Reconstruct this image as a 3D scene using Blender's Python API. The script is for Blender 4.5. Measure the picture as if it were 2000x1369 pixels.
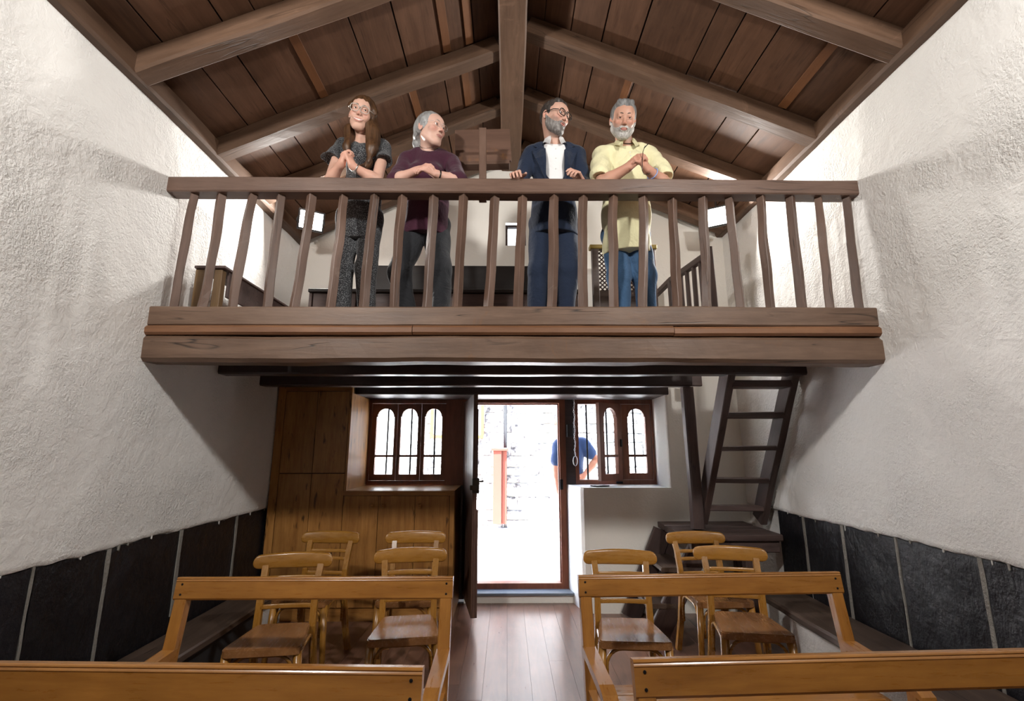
import bpy, bmesh, math, random
import numpy as np
from mathutils import Vector, Matrix, noise

for _o in list(bpy.data.objects):
    bpy.data.objects.remove(_o)
scene = bpy.context.scene
COL = scene.collection
rad = math.radians
random.seed(7)

# ------------------------------------------------------------------ camera
cam_data = bpy.data.cameras.new('camera')
cam_data.sensor_width = 36.0
cam_data.lens = 930.0 / 2000.0 * 36.0
cam_data.clip_start = 0.05
cam_data.clip_end = 200
camera = bpy.data.objects.new('camera', cam_data)
COL.objects.link(camera)
camera.location = (0, 0, 1.5)
camera.rotation_euler = (rad(90 + 11.43), 0, rad(-0.6))
scene.camera = camera

# ------------------------------------------------------------------ exposure, sky, sun
scene.view_settings.view_transform = 'Standard'
scene.view_settings.look = 'None'
scene.view_settings.exposure = 0.0
scene.view_settings.gamma = 1.0
scene.view_settings.use_curve_mapping = False

world = bpy.data.worlds.new('sky')
scene.world = world
world.use_nodes = True
_n = world.node_tree.nodes
_bg = _n['Background']
_sky = _n.new('ShaderNodeTexSky')
_sky.sky_type = 'NISHITA'
_sky.sun_disc = False
_sky.sun_elevation = rad(58)
_sky.sun_rotation = rad(235)
world.node_tree.links.new(_sky.outputs[0], _bg.inputs[0])
_bg.inputs[1].default_value = 2.6

sun_data = bpy.data.lights.new('sun', 'SUN')
sun_data.energy = 120.0
sun_data.angle = rad(0.6)
sun_data.color = (0.95, 0.96, 1.0)
sun = bpy.data.objects.new('sun', sun_data)
COL.objects.link(sun)
sun.rotation_euler = (rad(35), 0, rad(-60))

# room dimensions, in metres
XL, XR = -2.22, 2.33          # inner faces of the side walls
YB, YF = 4.75, -3.2           # inner faces of the back wall and of the wall behind the camera
LOFT = 2.32                   # loft floor level
ML, MR = 0.445, 0.427         # roof slopes
RX = 0.037                    # ridge


def roof_l(x):                # underside of the rafters, left and right slope
    return 3.58 + (x + 2.17) * ML


def roof_r(x):
    return 3.686 + (2.28 - x) * MR


# ------------------------------------------------------------------ object helpers
def tag(o, label=None, cat=None, group=None, kind=None):
    if label:
        o['label'] = label
    if cat:
        o['category'] = cat
    if group:
        o['group'] = group
    if kind:
        o['kind'] = kind
    return o


def empty(name, loc=(0, 0, 0), rz=0.0):
    o = bpy.data.objects.new(name, None)
    o.empty_display_size = 0.1
    COL.objects.link(o)
    o.location = loc
    o.rotation_euler = (0, 0, rz)
    return o


def link(name, me, mat=None, parent=None, mtx=None, smooth=False):
    o = bpy.data.objects.new(name, me)
    COL.objects.link(o)
    if mat is not None and len(me.materials) == 0:
        me.materials.append(mat)
    if parent is not None:
        o.parent = parent
    if mtx is not None:
        o.matrix_local = mtx
    if smooth:
        me.polygons.foreach_set('use_smooth', [True] * len(me.polygons))
    return o


class MB:
    """collects shapes into one mesh"""

    def __init__(s):
        s.v = []
        s.f = []

    def add(s, vs, fs):
        n = len(s.v)
        s.v += [tuple(p) for p in vs]
        s.f += [tuple(i + n for i in f) for f in fs]
        return s

    def box(s, x0, x1, y0, y1, z0, z1, b=0.0):
        if b <= 0:
            s.add([(x0, y0, z0), (x1, y0, z0), (x1, y1, z0), (x0, y1, z0),
                   (x0, y0, z1), (x1, y0, z1), (x1, y1, z1), (x0, y1, z1)],
                  [(3, 2, 1, 0), (4, 5, 6, 7), (0, 1, 5, 4), (1, 2, 6, 5), (2, 3, 7, 6), (3, 0, 4, 7)])
            return s
        bm = bmesh.new()
        m = Matrix.Translation(((x0 + x1) / 2, (y0 + y1) / 2, (z0 + z1) / 2)) @ \
            Matrix.Diagonal((x1 - x0, y1 - y0, z1 - z0, 1))
        bmesh.ops.create_cube(bm, size=1, matrix=m)
        bmesh.ops.bevel(bm, geom=bm.edges[:], offset=b, segments=1, affect='EDGES', profile=0.5)
        s.frombm(bm)
        return s

    def frombm(s, bm):
        bm.verts.index_update()
        s.add([v.co[:] for v in bm.verts], [[v.index for v in f.verts] for f in bm.faces])
        bm.free()

    def prism(s, poly, axis, a, b):
        """polygon in the two other axes, extruded along axis from a to b"""
        def P(p, t):
            if axis == 'x':
                return (t, p[0], p[1])
            if axis == 'y':
                return (p[0], t, p[1])
            return (p[0], p[1], t)
        n = len(poly)
        s.add([P(p, a) for p in poly] + [P(p, b) for p in poly],
              [tuple(range(n))[::-1], tuple(range(n, 2 * n))] +
              [(i, (i + 1) % n, n + (i + 1) % n, n + i) for i in range(n)])
        return s

    def tube(s, pts, r, n=8, closed=False):
        pts = [Vector(p) for p in pts]
        m = len(pts)
        rr = r if isinstance(r, (list, tuple)) else [r] * m
        rings = []
        up = None
        for i, p in enumerate(pts):
            if closed:
                t = pts[(i + 1) % m] - pts[i - 1]
            else:
                t = pts[min(i + 1, m - 1)] - pts[max(i - 1, 0)]
            t.normalize()
            if up is None:
                up = Vector((0, 0, 1)) if abs(t.z) < 0.9 else Vector((1, 0, 0))
            a = t.cross(up)
            if a.length < 1e-5:
                a = t.orthogonal()
            a.normalize()
            c = a.cross(t).normalized()
            up = c
            rings.append([p + (a * math.cos(k * 2 * math.pi / n) + c * math.sin(k * 2 * math.pi / n)) * rr[i] for k in range(n)])
        vs = [q for g in rings for q in g]
        fs = []
        for i in range(m if closed else m - 1):
            j = (i + 1) % m
            for k in range(n):
                l = (k + 1) % n
                fs.append((i * n + k, i * n + l, j * n + l, j * n + k))
        if not closed:
            fs += [tuple(range(n))[::-1], tuple(range((m - 1) * n, m * n))]
        return s.add(vs, fs)

    def lathe(s, prof, n=16, c=(0, 0, 0), axis='z'):
        vs = []
        for r, z in prof:
            for k in range(n):
                a = k * 2 * math.pi / n
                q = (r * math.cos(a), r * math.sin(a), z)
                if axis == 'y':
                    q = (q[0], q[2], q[1])
                elif axis == 'x':
                    q = (q[2], q[0], q[1])
                vs.append((c[0] + q[0], c[1] + q[1], c[2] + q[2]))
        m = len(prof)
        fs = [(i * n + k, i * n + (k + 1) % n, (i + 1) * n + (k + 1) % n, (i + 1) * n + k)
              for i in range(m - 1) for k in range(n)]
        fs += [tuple(range(n))[::-1], tuple(range((m - 1) * n, m * n))]
        return s.add(vs, fs)

    def mesh(s, name):
        me = bpy.data.meshes.new(name)
        me.from_pydata(s.v, [], s.f)
        bm = bmesh.new()
        bm.from_mesh(me)
        bmesh.ops.recalc_face_normals(bm, faces=bm.faces[:])
        bm.to_mesh(me)
        bm.free()
        return me

    def build(s, name, mat, parent=None, mtx=None, smooth=False, origin=None):
        if origin is not None:
            ox = Vector(origin)
            s.v = [tuple(Vector(p) - ox) for p in s.v]
            mtx = Matrix.Translation(ox)
        return link(name, s.mesh(name), mat, parent, mtx, smooth)


def frame_mtx(p0, p1, up=(0, 0, 1)):
    """local x runs from p0 to p1"""
    p0, p1 = Vector(p0), Vector(p1)
    x = (p1 - p0).normalized()
    u = Vector(up)
    y = u.cross(x)
    if y.length < 1e-4:
        y = Vector((0, 1, 0)).cross(x)
    y.normalize()
    z = x.cross(y)
    m = Matrix((x, y, z)).transposed().to_4x4()
    m.translation = p0
    return m


def beam_mesh(name, L, w, h, jit=0.004, ch=0.008, step=0.18, seed=0, bow=0.0, freq=2.2):
    """a hewn timber along local x: eight-sided section with uneven faces; width along y, height along z"""
    n = max(2, int(L / step) + 1)
    vs, fs = [], []
    rnd = random.Random(seed)
    off = Vector((rnd.uniform(0, 90), rnd.uniform(0, 90), rnd.uniform(0, 90)))
    hw, hh = w / 2, h / 2
    sec = [(-hw + ch, -hh), (hw - ch, -hh), (hw, -hh + ch), (hw, hh - ch), (hw - ch, hh), (-hw + ch, hh), (-hw, hh - ch), (-hw, -hh + ch)]
    for i in range(n + 1):
        x = L * i / n
        b = bow * math.sin(math.pi * i / n)
        for k, (y, z) in enumerate(sec):
            q = Vector((x * freq, y * 6, z * 6)) + off
            d = noise.noise_vector(q) * jit
            d2 = noise.noise_vector(Vector((x * freq * 0.35, 0, 0)) + off) * jit * 1.5
            vs.append((x, y + d.y + d2.y, z + d.z + d2.z + b))
    for i in range(n):
        for k in range(8):
            l = (k + 1) % 8
            fs.append((i * 8 + k, i * 8 + l, i * 8 + 8 + l, i * 8 + 8 + k))
    fs += [tuple(range(8))[::-1], tuple(range(n * 8, n * 8 + 8))]
    me = bpy.data.meshes.new(name)
    me.from_pydata(vs, [], fs)
    bm = bmesh.new()
    bm.from_mesh(me)
    bmesh.ops.recalc_face_normals(bm, faces=bm.faces[:])
    bm.to_mesh(me)
    bm.free()
    return me


_seed = [0]


def beam(name, p0, p1, w, h, mat, parent=None, up=(0, 0, 1), jit=0.004, ch=0.008, step=0.18, bow=0.0, freq=2.2, roll=0.0):
    _seed[0] += 1
    L = (Vector(p1) - Vector(p0)).length
    me = beam_mesh(name, L, w, h, jit, ch, step, _seed[0], bow, freq)
    m = frame_mtx(p0, p1, up)
    if roll:
        m = m @ Matrix.Rotation(roll, 4, 'X')
    return link(name, me, mat, parent, m)


def copy_tree(o, parent=None):
    c = o.copy()
    COL.objects.link(c)
    c.parent = parent
    for ch in list(o.children):
        copy_tree(ch, c)
    return c


# ------------------------------------------------------------------ materials
MATS = {}


class NT:
    def __init__(s, name):
        s.m = bpy.data.materials.new(name)
        s.m.use_nodes = True
        s.t = s.m.node_tree
        s.b = s.t.nodes['Principled BSDF']

    def n(s, kind, **kw):
        nd = s.t.nodes.new('ShaderNode' + kind)
        for k, v in kw.items():
            if k.startswith('i_'):
                nd.inputs[k[2:].replace('_', ' ')].default_value = v
            else:
                setattr(nd, k, v)
        return nd

    def l(s, a, b):
        s.t.links.new(a, b)

    def math(s, op, a, b=None, clamp=False):
        nd = s.n('Math', operation=op)
        nd.use_clamp = clamp
        for i, q in enumerate((a, b)):
            if q is None:
                continue
            if isinstance(q, (int, float)):
                nd.inputs[i].default_value = q
            else:
                s.l(q, nd.inputs[i])
        return nd.outputs[0]

    def mix(s, fac, a, b, blend='MIX'):
        nd = s.n('MixRGB', blend_type=blend)
        for i, q in enumerate((fac, a, b)):
            if isinstance(q, (int, float)):
                nd.inputs[i].default_value = q
            elif isinstance(q, tuple):
                nd.inputs[i].default_value = q if len(q) == 4 else (*q, 1)
            else:
                s.l(q, nd.inputs[i])
        return nd.outputs[0]

    def ramp(s, fac, stops):
        nd = s.n('ValToRGB')
        while len(nd.color_ramp.elements) < len(stops):
            nd.color_ramp.elements.new(0.5)
        for e, (p, c) in zip(nd.color_ramp.elements, stops):
            e.position = p
            e.color = (*c, 1) if len(c) == 3 else c
        s.l(fac, nd.inputs[0])
        return nd.outputs[0]

    def coords(s, scale, rnd=True, kind='Object'):
        tc = s.n('TexCoord')
        mp = s.n('Mapping')
        mp.inputs['Scale'].default_value = scale
        src = tc.outputs[kind]
        if rnd:
            oi = s.n('ObjectInfo')
            v = s.n('VectorMath', operation='SCALE')
            v.inputs[0].default_value = (37.1, 53.7, 71.3)
            s.l(oi.outputs['Random'], v.inputs['Scale'])
            ad = s.n('VectorMath', operation='ADD')
            s.l(src, ad.inputs[0])
            s.l(v.outputs[0], ad.inputs[1])
            src = ad.outputs[0]
        s.l(src, mp.inputs['Vector'])
        return mp.outputs[0]

    def noise(s, vec, scale, detail=5.0, rough=0.55, dist=0.0):
        nd = s.n('TexNoise')
        nd.inputs['Scale'].default_value = scale
        nd.inputs['Detail'].default_value = detail
        nd.inputs['Roughness'].default_value = rough
        nd.inputs['Distortion'].default_value = dist
        s.l(vec, nd.inputs['Vector'])
        return nd.outputs['Fac']

    def bump(s, h, strength, dist, prev=None):
        nd = s.n('Bump')
        nd.inputs['Strength'].default_value = strength
        nd.inputs['Distance'].default_value = dist
        s.l(h, nd.inputs['Height'])
        if prev is not None:
            s.l(prev, nd.inputs['Normal'])
        return nd.outputs[0]


def wood(name, dark, light, rough=0.45, axis='x', cracks=0.0, knots=0.0, var=0.25, spec=0.4, grain=1.0, wear=None, coat=0.0, bump=0.35):
    """timber with the grain along one local axis"""
    key = (name, axis)
    if key in MATS:
        return MATS[key]
    t = NT(name)
    sc = {'x': (1, 9, 9), 'y': (9, 1, 9), 'z': (9, 9, 1)}[axis]
    v = t.coords(tuple(q * grain for q in sc))
    n1 = t.noise(v, 1.6, 6, 0.6, 0.6)
    n2 = t.noise(v, 7.0, 5, 0.65, 0.3)
    f = t.math('ADD', t.math('MULTIPLY', n1, 0.65), t.math('MULTIPLY', n2, 0.35))
    c = t.ramp(f, [(0.30, dark), (0.72, light)])
    vb = t.coords((1, 1, 1))
    blot = t.noise(vb, 3.2, 4, 0.6)
    c = t.mix(t.math('MULTIPLY', t.math('SUBTRACT', blot, 0.45, True), 1.1, True), c, tuple(q * 0.62 for q in dark))
    if wear:
        w = t.noise(vb, 5.5, 7, 0.7, 0.8)
        c = t.mix(t.math('MULTIPLY', t.math('SUBTRACT', w, 0.60, True), 5.0, True), c, wear)
    oi = t.n('ObjectInfo')
    hv = t.n('HueSaturation')
    t.l(c, hv.inputs['Color'])
    t.l(t.math('ADD', t.math('MULTIPLY', oi.outputs['Random'], var), 1.0 - var / 2), hv.inputs['Value'])
    c = hv.outputs[0]
    height = f
    if knots > 0:
        sk = {'x': (0.8, 3.4, 3.4), 'y': (3.4, 0.8, 3.4), 'z': (3.4, 3.4, 0.8)}[axis]
        vk = t.coords(sk)
        k = t.noise(vk, 6.0, 2.5, 0.5, 0.2)
        kf = t.math('MULTIPLY', t.math('SUBTRACT', k, 0.625, True), 4.5 * knots, True)
        c = t.mix(kf, c, tuple(q * 0.36 for q in dark))
    if cracks > 0:
        s2 = {'x': (0.42, 7, 7), 'y': (7, 0.42, 7), 'z': (7, 7, 0.42)}[axis]
        vc = t.coords(s2)
        q = t.noise(vc, 1.7, 2.5, 0.5, 0.35)
        line = t.math('SUBTRACT', 1.0, t.math('MULTIPLY', t.math('ABSOLUTE', t.math('SUBTRACT', q, 0.56)), 75.0), True)
        gate = t.math('MULTIPLY', t.math('SUBTRACT', t.noise(vb, 2.1, 2), 0.48, True), 9.0, True)
        line = t.math('MULTIPLY', t.math('MULTIPLY', line, gate), cracks)
        c = t.mix(line, c, tuple(q * 0.12 for q in dark))
        height = t.math('SUBTRACT', f, t.math('MULTIPLY', line, 0.45))
    t.l(c, t.b.inputs['Base Color'])
    t.l(t.math('ADD', t.math('MULTIPLY', n2, 0.22), rough - 0.11), t.b.inputs['Roughness'])
    t.b.inputs['Specular IOR Level'].default_value = spec
    t.b.inputs['Coat Weight'].default_value = coat
    t.b.inputs['Coat Roughness'].default_value = 0.18
    t.l(t.bump(height, bump, 0.006), t.b.inputs['Normal'])
    MATS[key] = t.m
    return t.m


def plaster(name, col, stain=0.12, bump=1.0):
    if name in MATS:
        return MATS[name]
    t = NT(name)
    v = t.coords((1, 1, 1), rnd=False)
    big = t.noise(v, 0.9, 4, 0.6)
    mid = t.noise(v, 4.5, 5, 0.62, 0.4)
    c = t.mix(t.math('MULTIPLY', t.math('SUBTRACT', big, 0.4, True), stain * 4, True), col, tuple(a * b for a, b in zip(col, (0.90, 0.885, 0.86))))
    c = t.mix(t.math('MULTIPLY', t.math('SUBTRACT', mid, 0.52, True), 0.8, True), c, tuple(a * 0.93 for a in col))
    t.l(c, t.b.inputs['Base Color'])
    t.b.inputs['Roughness'].default_value = 0.9
    t.b.inputs['Specular IOR Level'].default_value = 0.15
    a = t.noise(v, 14.0, 5, 0.6, 0.3)
    g = t.noise(v, 62.0, 4, 0.62)
    gate = t.math('MULTIPLY', t.math('SUBTRACT', t.noise(v, 2.2, 3), 0.36, True), 3.2, True)
    g = t.math('MULTIPLY', g, gate)
    b1 = t.bump(a, 0.6 * bump, 0.018)
    b2 = t.bump(g, 1.0 * bump, 0.014, b1)
    t.l(b2, t.b.inputs['Normal'])
    MATS[name] = t.m
    return t.m


def plain(name, col, rough=0.5, metal=0.0, spec=0.5, bump=0.0, bscale=40.0, var=0.0, alpha=None, trans=0.0, sheen=0.0):
    if name in MATS:
        return MATS[name]
    t = NT(name)
    v = t.coords((1, 1, 1))
    nz = t.noise(v, bscale, 4, 0.6)
    c = t.mix(t.math('MULTIPLY', nz, var), col, tuple(q * 0.45 for q in col))
    t.l(c, t.b.inputs['Base Color'])
    t.b.inputs['Roughness'].default_value = rough
    t.b.inputs['Metallic'].default_value = metal
    t.b.inputs['Specular IOR Level'].default_value = spec
    t.b.inputs['Transmission Weight'].default_value = trans
    t.b.inputs['Sheen Weight'].default_value = sheen
    if bump:
        t.l(t.bump(nz, bump, 0.01), t.b.inputs['Normal'])
    MATS[name] = t.m
    return t.m


def emission(name, col, strength):
    t = NT(name)
    e = t.n('Emission')
    e.inputs[0].default_value = (*col, 1)
    e.inputs[1].default_value = strength
    t.l(e.outputs[0], t.t.nodes['Material Output'].inputs[0])
    return t.m


def glass(name):
    if name in MATS:
        return MATS[name]
    t = NT(name)
    tr = t.n('BsdfTransparent')
    tr.inputs[0].default_value = (0.95, 0.97, 0.97, 1)
    gl = t.n('BsdfGlossy')
    gl.inputs['Roughness'].default_value = 0.03
    mx = t.n('MixShader')
    fr = t.n('LayerWeight')
    fr.inputs[0].default_value = 0.5
    t.l(t.math('ADD', t.math('MULTIPLY', t.math('POWER', fr.outputs['Facing'], 4.0), 0.6), 0.03), mx.inputs[0])
    t.l(tr.outputs[0], mx.inputs[1])
    t.l(gl.outputs[0], mx.inputs[2])
    t.l(mx.outputs[0], t.t.nodes['Material Output'].inputs[0])
    MATS[name] = t.m
    return t.m


LOFTW = dict(dark=(0.090, 0.051, 0.032), light=(0.188, 0.116, 0.077))
W_BEAM = wood('painted brown timber', **LOFTW, rough=0.48, cracks=0.9, wear=(0.16, 0.075, 0.03), var=0.2)
W_RAIL = wood('worn brown handrail timber', (0.090, 0.051, 0.036), (0.170, 0.104, 0.076), rough=0.42, cracks=0.95, var=0.1)
W_BAL = wood('dark brown baluster timber', (0.072, 0.039, 0.026), (0.150, 0.088, 0.062), rough=0.45, cracks=0.7, var=0.3, wear=(0.17, 0.12, 0.09))
W_STRIP = wood('reddish brown strip timber', (0.12, 0.05, 0.022), (0.22, 0.105, 0.05), rough=0.5, var=0.2)
W_ROOF = wood('brown ceiling board', (0.075, 0.036, 0.020), (0.155, 0.080, 0.047), rough=0.6, knots=0.7, cracks=0.4, var=0.4, spec=0.25)
W_RAFT = wood('brown rafter timber', (0.074, 0.040, 0.023), (0.148, 0.086, 0.054), rough=0.55, cracks=0.5, var=0.2, spec=0.3, wear=(0.19, 0.11, 0.07))
W_BATT = wood('orange brown batten', (0.12, 0.046, 0.016), (0.20, 0.085, 0.034), rough=0.55, var=0.3)
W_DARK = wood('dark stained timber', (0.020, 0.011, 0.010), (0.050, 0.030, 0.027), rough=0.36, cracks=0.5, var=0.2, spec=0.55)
W_STAIR = wood('dark brown stair timber', (0.045, 0.027, 0.024), (0.105, 0.068, 0.060), rough=0.5, cracks=0.8, var=0.25)
W_BLACK = wood('black painted wood', (0.010, 0.008, 0.008), (0.022, 0.018, 0.017), rough=0.5, var=0.1)
W_BENCH = wood('old grey brown bench plank', (0.045, 0.028, 0.020), (0.115, 0.078, 0.058), rough=0.42, cracks=0.9, var=0.15)
HONEY = dict(dark=(0.215, 0.082, 0.014), light=(0.43, 0.190, 0.040))
W_PEW = wood('honey varnished pine', **HONEY, rough=0.30, knots=0.35, var=0.12, coat=0.35, bump=0.06)
W_PEWZ = wood('honey varnished pine', **HONEY, rough=0.30, axis='z', knots=0.35, var=0.12, coat=0.35, bump=0.06)
W_PEWY = wood('honey varnished pine', **HONEY, rough=0.30, axis='y', knots=0.35, var=0.12, coat=0.35, bump=0.06)
CHAIR = dict(dark=(0.24, 0.102, 0.014), light=(0.40, 0.190, 0.034))
W_CHX = wood('golden varnished beech', **CHAIR, rough=0.28, var=0.15, coat=0.4, bump=0.06)
W_CHZ = wood('golden varnished beech', **CHAIR, rough=0.28, axis='z', var=0.15, coat=0.4, bump=0.06)
W_SEAT = wood('brown varnished seat plywood', (0.20, 0.085, 0.028), (0.31, 0.145, 0.055), rough=0.26, axis='y', var=0.12, coat=0.4, bump=0.06)
W_CAB = wood('knotty pine cabinet', (0.185, 0.072, 0.015), (0.44, 0.210, 0.058), rough=0.40, axis='z', knots=2.4, var=0.16, bump=0.15)
W_CABX = wood('knotty pine cabinet', (0.185, 0.072, 0.015), (0.44, 0.210, 0.058), rough=0.30, axis='x', knots=1.2, var=0.14, bump=0.15)
W_WIN = wood('red brown window joinery', (0.125, 0.036, 0.017), (0.25, 0.085, 0.042), rough=0.35, axis='z', var=0.1, spec=0.5)
W_DOOR = wood('weathered dark brown door timber', (0.055, 0.026, 0.020), (0.14, 0.075, 0.052), rough=0.4, axis='z', cracks=0.7, var=0.1, spec=0.5)
W_FLOOR = wood('varnished reddish floor plank', (0.115, 0.052, 0.034), (0.240, 0.125, 0.083), rough=0.32, axis='y', knots=0.25, var=0.16, coat=0.35, bump=0.12)
PLASTER = plaster('white lime plaster', (0.80, 0.785, 0.755))
PLASTER_B = plaster('cream lime plaster', (0.80, 0.775, 0.72), bump=0.28)
MORTAR = plaster('grey mortar', (0.26, 0.245, 0.22), 0.3)
IRON = plain('dark iron', (0.02, 0.02, 0.022), 0.45, 0.8)
BRASS = plain('old brass', (0.30, 0.20, 0.08), 0.35, 0.9, var=0.4)
STEEL = plain('bright steel wire', (0.55, 0.55, 0.55), 0.3, 1.0)
SLATE_STEP = plain('blue grey slate', (0.16, 0.19, 0.22), 0.32, bump=0.15, bscale=18, var=0.4)
GLASS = glass('window glass')
BLACKP = plain('black plastic housing', (0.02, 0.02, 0.022), 0.4, bump=0.05)


def slate_mat():
    t = NT('black slate slab')
    v = t.coords((1, 7, 2.4))
    n = t.noise(v, 2.2, 7, 0.65, 0.9)
    v2 = t.coords((1, 1, 1))
    m = t.noise(v2, 6, 5, 0.6)
    c = t.ramp(n, [(0.3, (0.0055, 0.0055, 0.007)), (0.75, (0.014, 0.014, 0.018))])
    oi = t.n('ObjectInfo')
    hv = t.n('HueSaturation')
    t.l(c, hv.inputs['Color'])
    t.l(t.math('ADD', t.math('MULTIPLY', oi.outputs['Random'], 0.5), 0.75), hv.inputs['Value'])
    sc = t.noise(t.coords((1, 2.0, 6.0)), 5.0, 8, 0.75, 1.5)
    sl = t.math('SUBTRACT', 1.0, t.math('MULTIPLY', t.math('ABSOLUTE', t.math('SUBTRACT', sc, 0.62)), 160.0), True)
    c = t.mix(t.math('MULTIPLY', sl, 0.18), hv.outputs[0], (0.16, 0.16, 0.17))
    t.l(c, t.b.inputs['Base Color'])
    t.l(t.math('ADD', t.math('MULTIPLY', m, 0.3), 0.22), t.b.inputs['Roughness'])
    t.b.inputs['Specular IOR Level'].default_value = 0.3
    b = t.bump(n, 0.4, 0.012)
    t.l(t.bump(m, 0.6, 0.03, b), t.b.inputs['Normal'])
    return t.m


SLATE = slate_mat()

# ------------------------------------------------------------------ walls
def grid_mesh(name, cols, rows, fn, extra):
    """front sheet of a wall from fn(i, j), plus plain boxes that give it its thickness"""
    vs = [fn(i, j) for j in range(rows + 1) for i in range(cols + 1)]
    w = cols + 1
    fs = [(j * w + i, j * w + i + 1, (j + 1) * w + i + 1, (j + 1) * w + i) for j in range(rows) for i in range(cols)]
    me = bpy.data.meshes.new(name)
    me.from_pydata(vs, [], fs)
    me.polygons.foreach_set('use_smooth', [True] * len(me.polygons))
    bm = bmesh.new()
    bm.from_mesh(me)
    n = len(bm.faces)
    for (x0, x1, y0, y1, z0, z1) in extra:
        r = bmesh.ops.create_cube(bm, size=1, matrix=Matrix.Translation(((x0 + x1) / 2, (y0 + y1) / 2, (z0 + z1) / 2)) @ Matrix.Diagonal((x1 - x0, y1 - y0, z1 - z0, 1)))
    bm.to_mesh(me)
    bm.free()
    return me


def slate_top(side, y):
    base = 0.945 if side < 0 else 0.965
    k = 31.7 * side
    return base + 0.012 * noise.noise(Vector((y * 2.3 + k, 0, 0))) + 0.009 * noise.noise(Vector((y * 11 + k, 3, 0))) + 0.004 * noise.noise(Vector((y * 35 + k, 5, 0)))


def side_wall(side):
    X = XL if side < 0 else XR
    top = 3.78 if side < 0 else 3.88
    zs = [i * 0.95 / 14 for i in range(14)]
    hi = [0.0025, 0.008] + [0.03 + i * 0.04 for i in range(int((top - 1.0) / 0.04))]
    ny = 210
    L = YB - YF
    rows = len(zs) + 1 + len(hi)
    k = 50 if side < 0 else 0

    def fn(i, j):
        y = YF + L * i / ny
        st = slate_top(side, y)
        if j < len(zs):
            z = zs[j] * (st / 0.95)
            proud = 0.0
        elif j == len(zs):
            z, proud = st, 0.0
        elif j == rows:
            z, proud = top, 0.024
        else:
            h = hi[j - len(zs) - 1]
            z = min(st + h, top - 0.002) if h > 0.02 else st + h
            proud = 0.012 if j == len(zs) + 1 else 0.024
        q = Vector((k, y, z))
        d = 0.012 * noise.noise(q * 1.1) + 0.004 * noise.noise(q * 4.0) + 0.0012 * noise.noise(q * 13.0)
        d = max(-0.018, d) * (1.0 if proud else 0.25)
        return (X - side * (proud + d) if True else 0, y, z)
    back = X + side * 0.02
    ex = [(min(back, X + side * 0.55), max(back, X + side * 0.55), YF - 0.5, YB + 0.6, -0.1, top)]
    me = grid_mesh('wall', ny, rows, fn, ex)
    o = link('wall_left' if side < 0 else 'wall_right', me, PLASTER)
    tag(o, 'rough white plaster side wall on the %s above the black slates' % ('left' if side < 0 else 'right'), 'wall', kind='structure')
    return o


wall_left = side_wall(-1)
wall_right = side_wall(1)

# slate slabs standing along the foot of the side walls, each a piece of its wall, with mortar between them
JL = [-1.2, -0.55, 0.15, 0.75, 1.35, 1.88, 2.40, 2.83, 3.43, 4.11, 4.60]
JR = [-1.2, -0.5, 0.2, 0.8, 1.4, 1.93, 2.46, 2.98, 3.44, 3.88, 4.24]
for side, J, wall, zb in ((-1, JL, wall_left, 0.30), (1, JR, wall_right, 0.36)):
    X = XL if side < 0 else XR
    for a, b in zip(J[:-1], J[1:]):
        g0 = random.choice((0.004, 0.012, 0.016))
        g1 = random.choice((0.004, 0.012, 0.016))
        n = 7
        vs, fs = [], []
        m = MB()
        pr = random.uniform(0.010, 0.017)
        ring = []
        ys = [a + g0 + (b - a - g0 - g1) * t / n for t in range(n + 1)]
        for y in ys:
            zt = slate_top(side, y) - 0.002 + (0.02 if 0 else 0)
            ring.append((y, zt))
        poly = [(ys[0], zb)] + [(ys[-1], zb)] + [(y, z) for y, z in reversed(ring)]
        # slightly uneven outline
        poly = [(y + random.uniform(-0.003, 0.003), z) for y, z in poly]
        xa, xb = X - side * 0.002, X - side * (0.002 + pr)
        m.prism(poly, 'x', xa, xb)
        o = m.build('slate_slab', SLATE, wall, origin=(X, (a + b) / 2, zb))
    for q in J[1:-1]:
        m = MB()
        pts = []
        wv = random.choice((0.008, 0.014, 0.018))
        lo = zb if random.random() < 0.5 else random.uniform(zb, 0.62)
        left, right = [], []
        for t in range(9):
            z = lo + (slate_top(side, q) + 0.004 - lo) * t / 8
            c = 0.006 * noise.noise(Vector((z * 6, q * 9, side)))
            ww = wv * (0.55 + 0.6 * abs(noise.noise(Vector((z * 4, q * 5, 7)))) + 0.25 * t / 8)
            left.append((q + c - ww, z))
            right.append((q + c + ww, z))
        m.prism(left + right[::-1], 'x', X, X - side * 0.0195)
        m.build('mortar_joint', MORTAR, wall, origin=(X, q, lo))
        for e in range(2):
            y = q + random.uniform(0.12, 0.5)
            if y > J[-1]:
                continue
            z1 = slate_top(side, y) + 0.01
            h = random.uniform(0.012, 0.035)
            w2 = random.uniform(0.003, 0.007)
            m = MB().prism([(y - w2, z1), (y - w2 * 0.7, z1 - h), (y + w2 * 0.5, z1 - h * 1.15), (y + w2 * 1.2, z1)], 'x', X, X - side * 0.021)
            m.build('plaster_drip', MORTAR if e else PLASTER, wall, origin=(X, y, z1 - h))

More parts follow.
